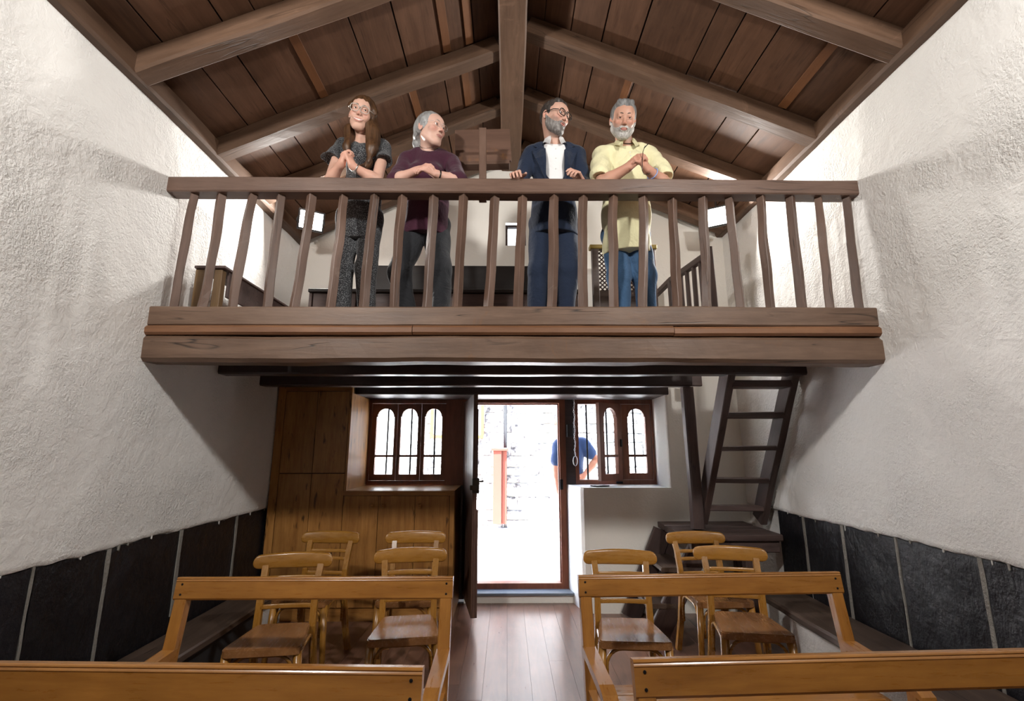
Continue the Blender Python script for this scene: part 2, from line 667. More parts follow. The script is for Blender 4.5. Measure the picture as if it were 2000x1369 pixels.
# back wall: thick masonry with the door and window opening below and a gable above the loft
m = MB()
D = 5.34
m.prism([(0.625, D), (0.625, 5.215), (0.70, 4.86), (0.715, 4.80), (0.74, 4.765), (0.78, YB), (XR + 0.5, YB), (XR + 0.5, D)], 'z', -0.1, 1.095)
sill_pts = [(0.625, D), (0.625, 5.22), (0.705, 4.865), (0.72, 4.81), (0.745, 4.775), (0.785, 4.755), (1.58, 4.755), (1.60, YB), (XR + 0.5, YB), (XR + 0.5, D)]
m.prism(sill_pts, 'z', 1.095, 1.112)
m.prism([(1.58, D), (1.58, 4.775), (1.587, 4.757), (1.605, YB), (XR + 0.5, YB), (XR + 0.5, D)], 'z', 1.112, 2.14)
m.box(XL - 0.5, -1.50, YB, D, -0.1, 2.14)
m.box(XL - 0.5, XR + 0.5, YB, D, 2.14, 3.55)
wx0, wx1, wz0, wz1 = -0.02, 0.20, 3.60, 3.86
m.box(XL - 0.5, XR + 0.5, YB, D, 3.55, wz0)
m.prism([(XL - 0.5, wz0), (wx0, wz0), (wx0, 4.97), (XL, 3.98), (XL - 0.5, 3.75)], 'y', YB, D)
m.prism([(wx1, wz0), (XR + 0.5, wz0), (XR + 0.5, 3.85), (XR, 4.08), (wx1, 4.98)], 'y', YB, D)
m.prism([(YB, wz1), (D, wz1 + 0.42), (D, 4.98), (YB, 4.97)], 'x', wx0, wx1)
m.box(-0.42, 0.66, 5.06, D, -0.1, 0.072)
wall_back = m.build('wall_back', PLASTER_B)
tag(wall_back, 'cream plaster end wall with the door below and gable above the loft', 'wall', kind='structure')

m = MB()
m.box(XL - 0.5, XR + 0.5, YF - 0.4, YF, -0.1, 5.3)
wall_front = m.build('wall_front', PLASTER)
tag(wall_front, 'white plaster end wall behind the viewer', 'wall', kind='structure')

# ------------------------------------------------------------------ floor of planks
m = MB().box(XL - 0.1, XR + 0.1, YF - 0.1, 5.2, -0.16, -0.028)
floor = m.build('floor', plain('dark subfloor', (0.03, 0.02, 0.015), 0.8))
tag(floor, 'varnished reddish brown plank floor of the chapel', 'floor', kind='structure')
x = XL
i = 0
while x < XR:
    w = random.choice((0.135, 0.145, 0.155))
    x1 = min(x + w, XR)
    y = YF
    cuts = [YF, -1.2 + random.uniform(-.3, .3), 1.0 + random.uniform(-.6, .6), 3.0 + random.uniform(-.9, .9), 5.06]
    for a, b in zip(cuts[:-1], cuts[1:]):
        m = MB().box(x + 0.0007, x1 - 0.0007, a + 0.001, b - 0.001, -0.028, random.uniform(-0.0012, 0.0))
        m.build('floor_plank', W_FLOOR, floor, origin=((x + x1) / 2, a, 0))
    x = x1
    i += 1

# ------------------------------------------------------------------ loft floor with the stair hatch
floor_loft = empty('floor_loft', (0, 3.0, LOFT))
tag(floor_loft, 'brown plank floor of the wooden loft with a stair hatch', 'floor', kind='structure')
x = XL + 0.01
while x < XR - 0.02:
    w = random.uniform(0.17, 0.22)
    x1 = min(x + w, XR - 0.01)
    if x1 > 1.66:
        segs = [(2.92, 3.66)]
    else:
        segs = [(2.92, YB - 0.005)]
    for a, b in segs:
        beam('floor_plank', ((x + x1) / 2, a - 3.0, -0.03), ((x + x1) / 2, b - 3.0, -0.03), x1 - x - 0.006, 0.05, W_ROOF, floor_loft, jit=0.001, ch=0.003, step=0.6)
    x = x1

# ------------------------------------------------------------------ ceiling: boards, rafters, ridge, plates
ceiling = empty('ceiling', (RX, YF, 4.5))
tag(ceiling, 'pitched dark brown timber ceiling of boards on rafters', 'ceiling', kind='structure')
C0 = Vector((RX, YF, 4.5))
YR_L = [-3.15, -2.3, -1.5, -0.7, 0.08, 0.86, 1.64, 2.43, 3.21, 3.86, 4.62]
YR_R = [-3.15, -2.3, -1.5, -0.7, 0.05, 0.80, 1.55, 2.33, 3.12, 3.84, 4.62]
JOINTS = {
    ('l', 6): [-2.01, -1.68, -1.50, -1.34, -1.05, -0.78, -0.50, -0.26],
    ('l', 7): [-1.93, -1.72, -1.40, -1.04, -0.77, -0.49, -0.26],
    ('l', 8): [-1.90, -1.71, -1.45, -1.12, -0.80, -0.52, -0.24],
    ('r', 6): [0.35, 0.66, 0.95, 1.22, 1.50, 1.80, 2.10],
    ('r', 7): [0.28, 0.48, 0.71, 0.96, 1.34, 1.50, 1.71, 2.04],
    ('r', 8): [0.26, 0.47, 0.69, 1.02, 1.33, 1.74, 1.99],
}
BATTENS = {('l', 7): [-1.38, -0.47, -0.30], ('l', 8): [-0.78, -0.36], ('r', 7): [2.02], ('l', 6): [-0.3], ('r', 8): [0.98]}
TH = 0.155
for sd, YR, zf, sg in (('l', YR_L, roof_l, -1), ('r', YR_R, roof_r, 1)):
    sl = ML if sd == 'l' else MR
    ca = 1 / math.sqrt(1 + sl * sl)
    udir = Vector((-sg * ca, 0, sl * ca))         # up the slope
    nrm = Vector((sg * sl * ca, 0, ca))
    Xw = XL if sd == 'l' else XR
    for b in range(len(YR) - 1):
        ys, ye = YR[b], YR[b + 1]
        if b == len(YR) - 2:
            ye = YB - 0.004
        if b == 0:
            ys = YF + 0.004
        js = JOINTS.get((sd, b))
        if js is None:
            js = []
            t = 0.2
            while t < 2.0:
                js.append(Xw - sg * t)
                t += random.uniform(0.2, 0.34)
            js = sorted(js)
        ends = sorted(([Xw - sg * 0.002] + js + [RX + sg * 0.02]))
        for xa, xb in zip(ends[:-1], ends[1:]):
            L = abs(xb - xa) / ca
            xm = (xa + xb) / 2
            c = Vector((xm, 0, zf(xm) + TH)) + nrm * (0.012 + random.uniform(-0.003, 0.004))
            # board along y
            _seed[0] += 1
            me = beam_mesh('roof_board', ye - ys - 0.002, L - random.uniform(0.006, 0.011), 0.024, 0.0012, 0.002, 0.4, _seed[0])
            mt = Matrix(((0, 1, 0), tuple(udir), tuple(nrm))).transposed()
            if mt.determinant() < 0:
                mt = Matrix(((0, 1, 0), tuple(-udir), tuple(nrm))).transposed()
            mt = mt.to_4x4()
            mt.translation = Vector((c.x, ys + 0.001, c.z)) - C0
            link('roof_board', me, W_ROOF, ceiling, mt)
        for xq in BATTENS.get((sd, b), []):
            c = Vector((xq, 0, zf(xq) + TH)) + nrm * (-0.009)
            _seed[0] += 1
            me = beam_mesh('batten', ye - ys - 0.14, 0.062, 0.014, 0.0012, 0.002, 0.3, _seed[0])
            mt = Matrix(((0, 1, 0), tuple(udir), tuple(nrm))).transposed()
            if mt.determinant() < 0:
                mt = Matrix(((0, 1, 0), tuple(-udir), tuple(nrm))).transposed()
            mt = mt.to_4x4()
            mt.translation = Vector((c.x, ys + 0.07, c.z)) - C0
            link('batten', me, W_BATT, ceiling, mt)
    # rafters
    for y in YR:
        xa = Xw - sg * 0.085
        xb = RX + sg * 0.095
        off = nrm * 0.068
        p0 = Vector((xa, y, zf(xa))) + off - C0
        p1 = Vector((xb, y, zf(xb))) + off - C0
        beam('rafter', p0, p1, 0.125, 0.135, W_RAFT, ceiling, jit=0.007, ch=0.012, step=0.13)
    # wall plate
    zp = 3.575 if sd == 'l' else 3.685
    zt = zf(Xw) + TH
    xc = Xw - sg * 0.045
    beam('wall_plate', Vector((xc, YF, (zp + zt) / 2)) - C0, Vector((xc, YB, (zp + zt) / 2 + 0.01)) - C0, 0.10, zt - zp, W_RAFT, ceiling, jit=0.010, ch=0.016, step=0.16)
    # unseen roof slab above the boards, added to block outside light
    m = MB()
    xa, xb = Xw + sg * 0.45, RX
    za, zb_ = zf(xa) + TH + 0.035, zf(xb) + TH + 0.035
    m.prism([(xa - C0.x, za - C0.z), (xb - C0.x, zb_ - C0.z), (xb - C0.x, zb_ + 0.1 - C0.z), (xa - C0.x, za + 0.1 - C0.z)], 'y', -0.4, YB - YF + 0.6)
    m.build('roof_light_block', plain('dark roof light block', (0.03, 0.022, 0.018), 0.9), ceiling)
beam('ridge_beam', Vector((RX, YF + 0.005, 4.60)) - C0, Vector((RX, YB - 0.005, 4.60)) - C0, 0.205, 0.26, W_RAFT, ceiling, jit=0.006, ch=0.012, step=0.25)

# ------------------------------------------------------------------ loft front, joists and railing
fb = empty('loft_front_beam', (0, 2.9, 2.0))
tag(fb, 'massive brown timber beam carrying the front edge of the loft', 'beam')
O = Vector((0, 2.9, 2.0))
beam('upper_beam', Vector((XL - 0.03, 2.905, 2.291)) - O, Vector((XR + 0.03, 2.905, 2.291)) - O, 0.15, 0.122, W_BEAM, fb, jit=0.005, ch=0.008, step=0.1)
xs = [(XL - 0.02, -0.58), (-0.575, 1.02), (1.024, XR + 0.02)]
for a, b in xs:
    beam('trim_strip', Vector((a, 2.90, 2.197 + random.uniform(-.002, .002))) - O, Vector((b, 2.90, 2.197)) - O, 0.165 + random.uniform(-.006, .006), 0.058, W_STRIP, fb, jit=0.002, ch=0.014, step=0.2)
beam('lower_beam', Vector((XL - 0.03, 2.912, 2.085)) - O, Vector((XR + 0.03, 2.912, 2.085)) - O, 0.165, 0.163, W_BEAM, fb, jit=0.007, ch=0.022, step=0.09, freq=3.0)

for i, (y, xe, zz, lab) in enumerate(((3.66, XR + 0.02, 2.135, 'dark ceiling joist under the loft, nearest behind the front beam'),
                                      (4.285, 1.66, 2.125, 'dark ceiling joist under the loft, next to the doorway'))):
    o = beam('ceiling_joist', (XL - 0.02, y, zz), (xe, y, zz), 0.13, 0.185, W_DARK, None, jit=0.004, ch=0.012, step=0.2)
    tag(o, lab, 'beam')
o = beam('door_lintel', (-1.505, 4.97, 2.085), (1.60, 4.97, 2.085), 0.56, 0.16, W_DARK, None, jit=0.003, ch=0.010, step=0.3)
tag(o, 'dark timber lintel over the doorway and both windows', 'lintel')

rl = empty('loft_railing', (0, 2.88, 2.352))
tag(rl, 'brown timber railing along the loft edge with slanting square balusters', 'railing')
O = Vector((0, 2.88, 2.352))
beam('handrail', Vector((XL - 0.02, 2.885, 3.172)) - O, Vector((XR + 0.03, 2.885, 3.172)) - O, 0.112, 0.104, W_RAIL, rl, jit=0.004, ch=0.008, step=0.1)
PXB = [(383, 340), (437, 397), (496, 457), (551, 519), (610, 579), (674, 645), (732, 707), (787, 768), (846, 831), (905, 893), (963, 953), (1021, 1013),
       (1080, 1074), (1138, 1137), (1197, 1199), (1254, 1257), (1313, 1319), (1372, 1385), (1426, 1447), (1485, 1508), (1543, 1568), (1600, 1628), (1656, 1686)]
for a, b in PXB:
    # spacing taken off the railing: top and foot positions along it, in metres
    xt = (a - 989.9) / 930 * 3.148
    xb = (b - 989.9) / 930 * 2.995
    o = beam('baluster', Vector((xb, 2.885, 2.345)) - O, Vector((xt, 2.885, 3.128)) - O, 0.046, 0.046, W_BAL, rl, up=(0, 1, 0), jit=0.009, ch=0.003, step=0.07, freq=4.0, roll=rad(random.uniform(36, 54)))

# ------------------------------------------------------------------ flood lamps (two in the loft, two on the wall plates before it)
LED = emission('glowing led panel', (1.0, 0.98, 0.95), 40.0)


def floodlight(loc, aim, watts, label, roofz, size=0.20, spread=180, col=(1, 0.965, 0.92)):
    d = (Vector(aim) - Vector(loc)).normalized()
    root = empty('floodlight', loc)
    tag(root, label, 'floodlight', 'flood lamps under the roof')
    q = d.to_track_quat('-Z', 'Y').to_matrix().to_4x4()     # local -z is the beam direction
    s = size / 2
    m = MB().box(-s - 0.016, s + 0.016, -s * 0.8 - 0.016, s * 0.8 + 0.016, 0.0, 0.035, 0.006)
    for k in range(7):
        x = -s + k * (2 * s / 6)
        m.box(x - 0.004, x + 0.004, -s * 0.7, s * 0.7, 0.03, 0.055)
    m.build('housing', BLACKP, root, q)
    m = MB()
    for x0, x1, y0, y1 in ((-s - 0.016, -s, -s * .8 - .016, s * .8 + .016), (s, s + 0.016, -s * .8 - .016, s * .8 + .016),
                           (-s, s, s * .8, s * .8 + .016), (-s, s, -s * .8 - .016, -s * .8)):
        m.box(x0, x1, y0, y1, -0.012, 0.002)
    m.build('bezel', BLACKP, root, q)
    m = MB().box(-s, s, -s * 0.8, s * 0.8, -0.004, 0.0)
    m.build('led_panel', LED, root, q)
    m = MB()
    for sx in (-1, 1):
        m.box(sx * (s + 0.020) - 0.003, sx * (s + 0.020) + 0.003, -0.012, 0.012, -0.01, 0.10)
    m.box(-s - 0.023, s + 0.023, -0.012, 0.012, 0.095, 0.101)
    m.build('bracket', BLACKP, root, q)
    back = q @ Vector((0, 0, 0.1))
    m = MB().tube([back, (back.x, back.y, roofz - loc[2])], 0.010, 6)
    m.build('mounting_rod', BLACKP, root)
    L = bpy.data.lights.new('flood_lamp', 'AREA')
    L.shape = 'RECTANGLE'
    L.size = size * 0.95
    L.size_y = size * 0.75
    L.energy = watts
    L.spread = rad(spread)
    L.color = col
    lo = bpy.data.objects.new('lamp', L)
    COL.objects.link(lo)
    lo.parent = root
    lo.matrix_local = q @ Matrix.Translation((0, 0, -0.016))
    return root


floodlight((-1.86, 4.20, 3.60), (0.4, 0.2, 2.5), 58, 'glowing square flood lamp hung in the loft beside the left wall', roof_l(-1.86) + 0.15)
floodlight((2.00, 4.20, 3.66), (-0.3, 0.2, 2.4), 58, 'glowing square flood lamp hung in the loft beside the right wall', roof_r(2.0) + 0.15)
floodlight((-1.72, 0.35, 3.60), (0.9, 4.3, 2.2), 60, 'flood lamp on the left wall plate behind the viewer', roof_l(-1.72) + 0.1, spread=165)
floodlight((1.82, 0.35, 3.70), (-0.8, 4.3, 2.2), 60, 'flood lamp on the right wall plate behind the viewer', roof_r(1.82) + 0.1, spread=165)


# ------------------------------------------------------------------ door, windows
def arch_cell(m, x0, x1, z0, z1, ox0, ox1, oz0, oz1, y0, y1, sh=0.008, n=10):
    """a panel with one round-headed opening that has small shoulders"""
    m.box(x0, ox0, y0, y1, z0, z1)
    m.box(ox1, x1, y0, y1, z0, z1)
    m.box(ox0, ox1, y0, y1, z0, oz0)
    r = (ox1 - ox0) / 2 - sh
    cx = (ox0 + ox1) / 2
    zs = oz1 - r
    m.box(ox0, ox0 + sh, y0, y1, zs, z1)
    m.box(ox1 - sh, ox1, y0, y1, zs, z1)
    pts = [(cx - r * math.cos(math.pi * k / n), zs + r * math.sin(math.pi * k / n)) for k in range(n + 1)]
    for a, b in zip(pts[:-1], pts[1:]):
        m.prism([a, b, (b[0], z1), (a[0], z1)], 'y', y0, y1)
    return m


BAR = plain('black painted iron bar', (0.004, 0.004, 0.005), 0.8, spec=0.1)
w1 = empty('window_1', (-1.03, 5.22, 1.115))
tag(w1, 'red brown window with three round headed lights beside the pine cabinet', 'window', kind='structure')
O = Vector((-1.03, 5.22, 1.115))


def B(m, name, mat, par, O, **k):
    m.v = [tuple(Vector(p) - O) for p in m.v]
    return m.build(name, mat, par, **k)


m = MB()
m.box(-1.50, -1.455, 5.18, 5.27, 1.105, 2.005).box(-0.655, -0.42, 5.17, 5.27, 1.105, 2.005)
m.box(-1.455, -0.655, 5.18, 5.27, 1.96, 2.005).box(-1.455, -0.655, 5.18, 5.27, 1.105, 1.15)
B(m, 'window_frame', W_WIN, w1, O)
for a, b, o0, o1 in ((-1.455, -1.178, -1.405, -1.213), (-1.178, -0.922, -1.143, -0.958), (-0.922, -0.655, -0.885, -0.700)):
    m = MB()
    arch_cell(m, a + 0.0015, b - 0.0015, 1.152, 1.958, o0, o1, 1.215, 1.905, 5.195, 5.24)
    s = B(m, 'sash', W_WIN, w1, O)
    m = MB().box(o0, o1, 5.20, 5.235, 1.392, 1.416)
    B(m, 'glazing_bar', W_WIN, s, O)
    m = MB().box(o0, o1, 5.215, 5.219, 1.215, 1.905)
    B(m, 'pane', GLASS, s, O)
    m = MB().tube([((o0 + o1) / 2, 5.32, 1.10), ((o0 + o1) / 2, 5.32, 2.02)], 0.0095, 8)
    B(m, 'iron_bar', BAR, w1, O)

w2 = empty('window_2', (1.17, 5.22, 1.112))
tag(w2, 'red brown casement window with one arched sash standing open above the white sill', 'window', kind='structure')
O = Vector((1.17, 5.22, 1.112))
m = MB()
m.box(0.728, 0.768, 5.18, 5.27, 1.112, 2.005).box(1.555, 1.60, 5.18, 5.27, 1.112, 2.005)
m.box(0.768, 1.555, 5.18, 5.27, 1.955, 2.005).box(0.768, 1.555, 5.18, 5.27, 1.112, 1.158)
m.box(1.205, 1.238, 5.19, 5.27, 1.158, 1.955)
B(m, 'window_frame', W_WIN, w2, O)
m = MB()
arch_cell(m, 1.240, 1.553, 1.160, 1.953, 1.305, 1.495, 1.225, 1.925 - 0.02, 5.19, 5.235)
s = B(m, 'sash', W_WIN, w2, O)
B(MB().box(1.305, 1.495, 5.195, 5.23, 1.395, 1.42), 'glazing_bar', W_WIN, s, O)
B(MB().box(1.305, 1.495, 5.212, 5.216, 1.225, 1.905), 'pane', GLASS, s, O)
# the left sash, hinged on the mullion and swung into the room
hinge = Vector((1.212, 5.185, 0)) - Vector((1.17, 5.22, 0))
rot = Matrix.Translation(hinge) @ Matrix.Rotation(rad(38), 4, 'Z')
m = MB()
zo = 1.112
arch_cell(m, -0.345, 0.0, 1.160 - zo, 1.953 - zo, -0.275, -0.065, 1.225 - zo, 1.905 - zo, -0.022, 0.022)
s = m.build('sash', W_WIN, w2, rot)
MB().box(-0.275, -0.065, -0.018, 0.018, 1.395 - zo, 1.42 - zo).build('glazing_bar', W_WIN, s)
MB().box(-0.275, -0.065, -0.002, 0.002, 1.225 - zo, 1.905 - zo).build('pane', GLASS, s)
MB().box(-0.03, -0.008, -0.04, -0.022, 1.50 - zo, 1.58 - zo, 0.003).build('latch', IRON, s)
for x in (0.88, 1.10, 1.40):
    m = MB().tube([(x, 5.32, 1.10), (x, 5.32, 2.02)], 0.0095, 8)
    B(m, 'iron_bar', BAR, w2, O)
MB().box(1.15 - O.x, 1.22 - O.x, -0.06, -0.03, 0.01, 0.03, 0.004).build('catch', IRON, w2)

d1 = empty('door_1', (0.12, 5.22, 0.07))
tag(d1, 'wooden doorway standing open to the sunlit street', 'door', kind='structure')
O = Vector((0.12, 5.22, 0.07))
m = MB().box(-0.42, -0.325, 5.18, 5.28, 0.095, 2.005).box(0.562, 0.628, 5.18, 5.28, 0.095, 2.005)
m.box(-0.325, 0.562, 5.18, 5.28, 1.965, 2.005).box(-0.325, 0.562, 5.18, 5.28, 0.095, 0.148)
m.box(0.549, 0.562, 5.22, 5.27, 0.148, 1.965).box(-0.325, 0.562, 5.225, 5.27, 1.95, 1.965)
B(m, 'door_frame', W_WIN, d1, O)
m = MB().box(0.628, 0.728, 5.19, 5.28, 1.112, 2.005).box(-0.56, -0.424, 5.185, 5.28, 0.0, 1.104)
B(m, 'mullion_post', W_DARK, d1, O)
m = MB().box(0.640, 0.715, 5.155, 5.19, 1.60, 1.735, 0.006)
B(m, 'black_box', BLACKP, d1, O)
m = MB().box(0.556, 0.590, 5.165, 5.18, 1.06, 1.165, 0.003)
B(m, 'strike_plate', IRON, d1, O)
# the leaf, swung into the room almost edge-on
leaf_o = Vector((-0.435, 5.17, 0.10)) - O
rot = Matrix.Translation(leaf_o) @ Matrix.Rotation(math.atan2(4.33 - 5.17, -0.275 + 0.435), 4, 'Z')
lf = MB().box(0.0, 0.855, -0.012, 0.012, 0.0, 1.87).build('door_leaf', W_DOOR, d1, rot)
LT = 0.855
for k in range(5):
    a = k * LT / 5
    MB().box(a + 0.002, a + LT / 5 - 0.002, -0.026, -0.012, 0.0, 1.87, 0.003).build('plank', W_DOOR, lf)
for k in range(2):
    x0 = 0.42 + k * 0.20
    m = MB()
    arch_cell(m, x0, x0 + 0.19, 1.02, 1.74, x0 + 0.045, x0 + 0.145, 1.06, 1.62, 0.012, 0.026)
    m.build('arched_panel', W_DOOR, lf)
MB().box(0.0, 0.42, 0.012, 0.026, 0.9, 1.87, 0.003).build('panel', W_DOOR, lf)
MB().box(0.0, LT, 0.012, 0.028, 0.0, 0.86, 0.003).build('panel', W_DOOR, lf)
MB().box(LT - 0.05, LT + 0.008, -0.028, 0.034, 1.0, 1.13, 0.006).box(LT - 0.03, LT + 0.02, -0.05, 0.028, 1.03, 1.07, 0.004).tube([(LT - 0.02, 0.03, 1.10), (LT - 0.02, 0.07, 1.10), (LT - 0.10, 0.08, 1.10)], 0.008, 6).build('lock', plain('rusty iron lock', (0.06, 0.055, 0.045), 0.5, 0.7, bump=0.2), lf)

m = MB().box(-0.43, 0.68, 5.03, 5.215, 0.072, 0.096, 0.004)
o = m.build('door_step', SLATE_STEP, origin=(0.12, 5.03, 0.072))
tag(o, 'blue grey slate slab forming the step at the open door', 'step')

# chain hanging from the lintel
ch = MB()
P = Vector((0.715, 5.10, 2.0))
z = 0.0
k = 0
while z > -0.60:
    c = Vector((0.004 * math.sin(k * 0.9), 0, z - 0.012))
    a = rad(90) * (k % 2)
    pts = []
    for t in range(8):
        th = t * math.pi / 4
        u, w = 0.007 * math.cos(th), 0.013 * math.sin(th)
        pts.append(c + Vector((u * math.cos(a), u * math.sin(a), w)))
    ch.tube(pts, 0.0022, 5, closed=True)
    z -= 0.020
    k += 1
chain = empty('chain', P)
tag(chain, 'thin steel chain with a ring hanging beside the open door', 'chain')
ch.build('links', STEEL, chain, smooth=True)
pts = [Vector((0.022 * math.cos(t * math.pi / 8), 0, z - 0.045 + 0.05 * math.sin(t * math.pi / 8))) for t in range(16)]
MB().tube(pts, 0.004, 6, closed=True).build('ring', STEEL, chain, smooth=True)

o = MB().lathe([(0.075, 0.0), (0.085, 0.006), (0.082, 0.012), (0.070, 0.010), (0.05, 0.004), (0.01, 0.002)], 24).build('holy_water_dish', IRON, None, Matrix.Translation((0.93, 4.92, 1.112)) @ Matrix.Diagonal((1.15, 0.8, 1, 1)), smooth=True)
tag(o, 'small dark oval dish let into the white window sill', 'dish')

# ------------------------------------------------------------------ pine cabinet with the window nook
cb = empty('pine_cabinet', (-1.35, 4.65, 0))
tag(cb, 'built-in knotty pine cupboard in the left back corner around the window', 'cabinet')
O = Vector((-1.35, 4.65, 0))
m = MB().box(-2.175, -1.492, 4.585, 4.743, 0.11, 2.085).box(-1.492, -0.485, 4.585, 5.16, 0.11, 1.085)
B(m, 'body', plain('dark cupboard inside', (0.05, 0.025, 0.01), 0.7), cb, O)
B(MB().box(-2.175, -0.485, 4.575, 4.743, 0.0, 0.108), 'plinth', W_CABX, cb, O)
B(MB().box(-2.180, -2.108, 4.56, 4.60, 0.108, 2.088), 'stile', W_CAB, cb, O)
B(MB().box(-2.108, -1.478, 4.56, 4.60, 2.022, 2.088), 'top_rail', W_CABX, cb, O)
B(MB().box(-1.495, -1.476, 4.556, 4.60, 1.10, 2.022), 'stile', W_CAB, cb, O)
B(MB().box(-1.500, -0.480, 4.552, 4.60, 1.062, 1.104), 'top_rail', W_CABX, cb, O)
B(MB().box(-0.522, -0.480, 4.56, 4.60, 0.108, 1.062), 'stile', W_CAB, cb, O)
B(MB().box(-1.495, -0.50, 4.600, 5.175, 1.086, 1.106), 'nook_shelf', W_CABX, cb, O)
B(MB().box(-1.500, -1.478, 4.600, 5.175, 1.106, 2.004), 'nook_side', W_CAB, cb, O)
B(MB().box(-0.500, -0.478, 4.600, 5.165, 0.0, 1.105), 'side_panel', W_CAB, cb, O)
doors = [(-2.104, -1.806, 1.262, 2.018, None), (-1.802, -1.500, 1.262, 2.018, None), (-2.104, -1.806, 0.112, 1.256, None), (-1.802, -1.500, 0.112, 1.256, None),
         (-1.496, -1.178, 0.112, 1.058, 'r'), (-1.174, -0.842, 0.112, 1.058, 'l'), (-0.838, -0.526, 0.112, 1.058, 'l')]
for a, b, z0, z1, kn in doors:
    cx = (a + b) / 2
    dr = MB().box(a, b, 4.562, 4.584, z0, z1, 0.002).build('cupboard_door', W_CAB, cb, origin=None)
    dr.data.transform(Matrix.Translation((-cx, -4.573, -z0)))
    dr.location = (cx - O.x, 4.573 - O.y, z0)
    if kn:
        kx = (b - 0.05 if kn == 'r' else a + 0.045) - cx
        MB().lathe([(0.007, 0), (0.008, -0.012), (0.016, -0.018), (0.018, -0.026), (0.012, -0.033), (0.002, -0.035)], 12, (kx, -0.011, 0.975 - z0), 'y').build('knob', W_CABX, dr, smooth=True)

# ------------------------------------------------------------------ ladder stair, post and landing
st = empty('ladder_stair', (2.0, 4.4, 0.80))
tag(st, 'steep dark timber ladder stair up to the loft against the right wall', 'stair')
O = Vector((2.0, 4.4, 0.80))
for x in (1.732, 2.245):
    beam('stringer', Vector((x, 4.425, 0.872)) - O, Vector((x, 3.68, 2.10)) - O, 0.058, 0.15, W_STAIR, st, jit=0.006, ch=0.006, step=0.12)
for y, z, h in ((3.735, 1.985, 0.055), (3.885, 1.752, 0.05), (4.045, 1.488, 0.04), (4.21, 1.220, 0.04), (4.355, 0.972, 0.04)):
    beam('tread', Vector((1.755, y, z)) - O, Vector((2.22, y, z)) - O, 0.15, h, W_STAIR, st, jit=0.004, ch=0.006, step=0.12)
o = beam('wooden_post', (1.640, 4.30, 0.812), (1.632, 4.30, 2.03), 0.095, 0.09, W_STAIR, None, up=(0, 1, 0), jit=0.005, ch=0.01, step=0.15)
tag(o, 'dark square timber post standing on the stair landing', 'post')
o = beam('hatch_header', (1.69, 4.47, 2.115), (1.84, 4.47, 2.115), 0.05, 0.11, W_STAIR, None, jit=0.003)
tag(o, 'short brown header board between the post and the ladder stair', 'beam')

ld = empty('stair_landing', (1.85, 4.4, 0))
tag(ld, 'dark plank landing with low steps at the foot of the ladder stair', 'landing')
O = Vector((1.85, 4.4, 0))
for a, b, z in ((4.06, 4.30, 0.772), (4.304, 4.53, 0.777), (4.534, 4.735, 0.785)):
    beam('landing_plank', Vector((1.43, (a + b) / 2, z)) - O, Vector((2.24, (a + b) / 2, z)) - O, b - a, 0.05, W_STAIR, ld, jit=0.005, ch=0.008, step=0.15)
beam('bearer', Vector((1.50, 4.12, 0.70)) - O, Vector((2.22, 4.12, 0.70)) - O, 0.06, 0.09, W_STAIR, ld, jit=0.006)
for x, y in ((1.98, 4.14), (1.50, 4.68), (2.15, 4.68)):
    beam('leg', Vector((x, y, 0.0)) - O, Vector((x, y, 0.74)) - O, 0.08, 0.08, W_STAIR, ld, up=(0, 1, 0), jit=0.004)
beam('step_stringer', Vector((1.19, 4.16, 0.0)) - O, Vector((1.62, 4.16, 0.74)) - O, 0.05, 0.17, W_STAIR, ld, up=(0, 1, 0), jit=0.005, roll=rad(90))
beam('step_stringer', Vector((1.12, 4.66, 0.0)) - O, Vector((1.45, 4.66, 0.74)) - O, 0.05, 0.17, W_STAIR, ld, up=(0, 1, 0), jit=0.005, roll=rad(90))
for x, z in ((1.24, 0.25), (1.37, 0.52)):
    beam('step_tread', Vector((x, 4.12, z)) - O, Vector((x, 4.71, z)) - O, 0.24, 0.035, W_BENCH, ld, jit=0.003)

# ------------------------------------------------------------------ benches along the side walls
wb = empty('wall_bench', (-2.05, 2.0, 0))
tag(wb, 'old plank bench along the left wall below the slates', 'bench')
beam('seat_plank', (0.016, -3.0, 0.29), (0.016, 2.50, 0.30), 0.32, 0.05, W_BENCH, wb, jit=0.006, ch=0.010, step=0.15)
MB().prism([(-0.155, -3.0), (0.08, -3.0), (0.08, 2.1), (0.04, 2.2), (-0.155, 2.2)], 'z', 0, 0.262).build('base', plain('dark stone bench base', (0.03, 0.03, 0.032), 0.7, bump=0.3, bscale=9), wb)
MB().prism([(-0.155, 2.2), (0.04, 2.2), (0.06, 2.3), (0.06, 2.62), (-0.155, 2.62)], 'z', 0, 0.262).build('base_end', PLASTER, wb)
wb = empty('wall_bench', (2.15, 2.0, 0))
tag(wb, 'old plank bench on a white plastered base along the right wall', 'bench')
beam('seat_plank', (-0.012, -3.0, 0.345), (-0.012, 2.02, 0.36), 0.35, 0.055, W_BENCH, wb, jit=0.008, ch=0.014, step=0.15)
MB().prism([(0.16, -3.0), (-0.135, -3.0), (-0.135, 1.5), (-0.125, 1.66), (-0.09, 1.76), (-0.03, 1.82), (0.16, 1.86)], 'z', 0, 0.318).build('base', PLASTER, wb)


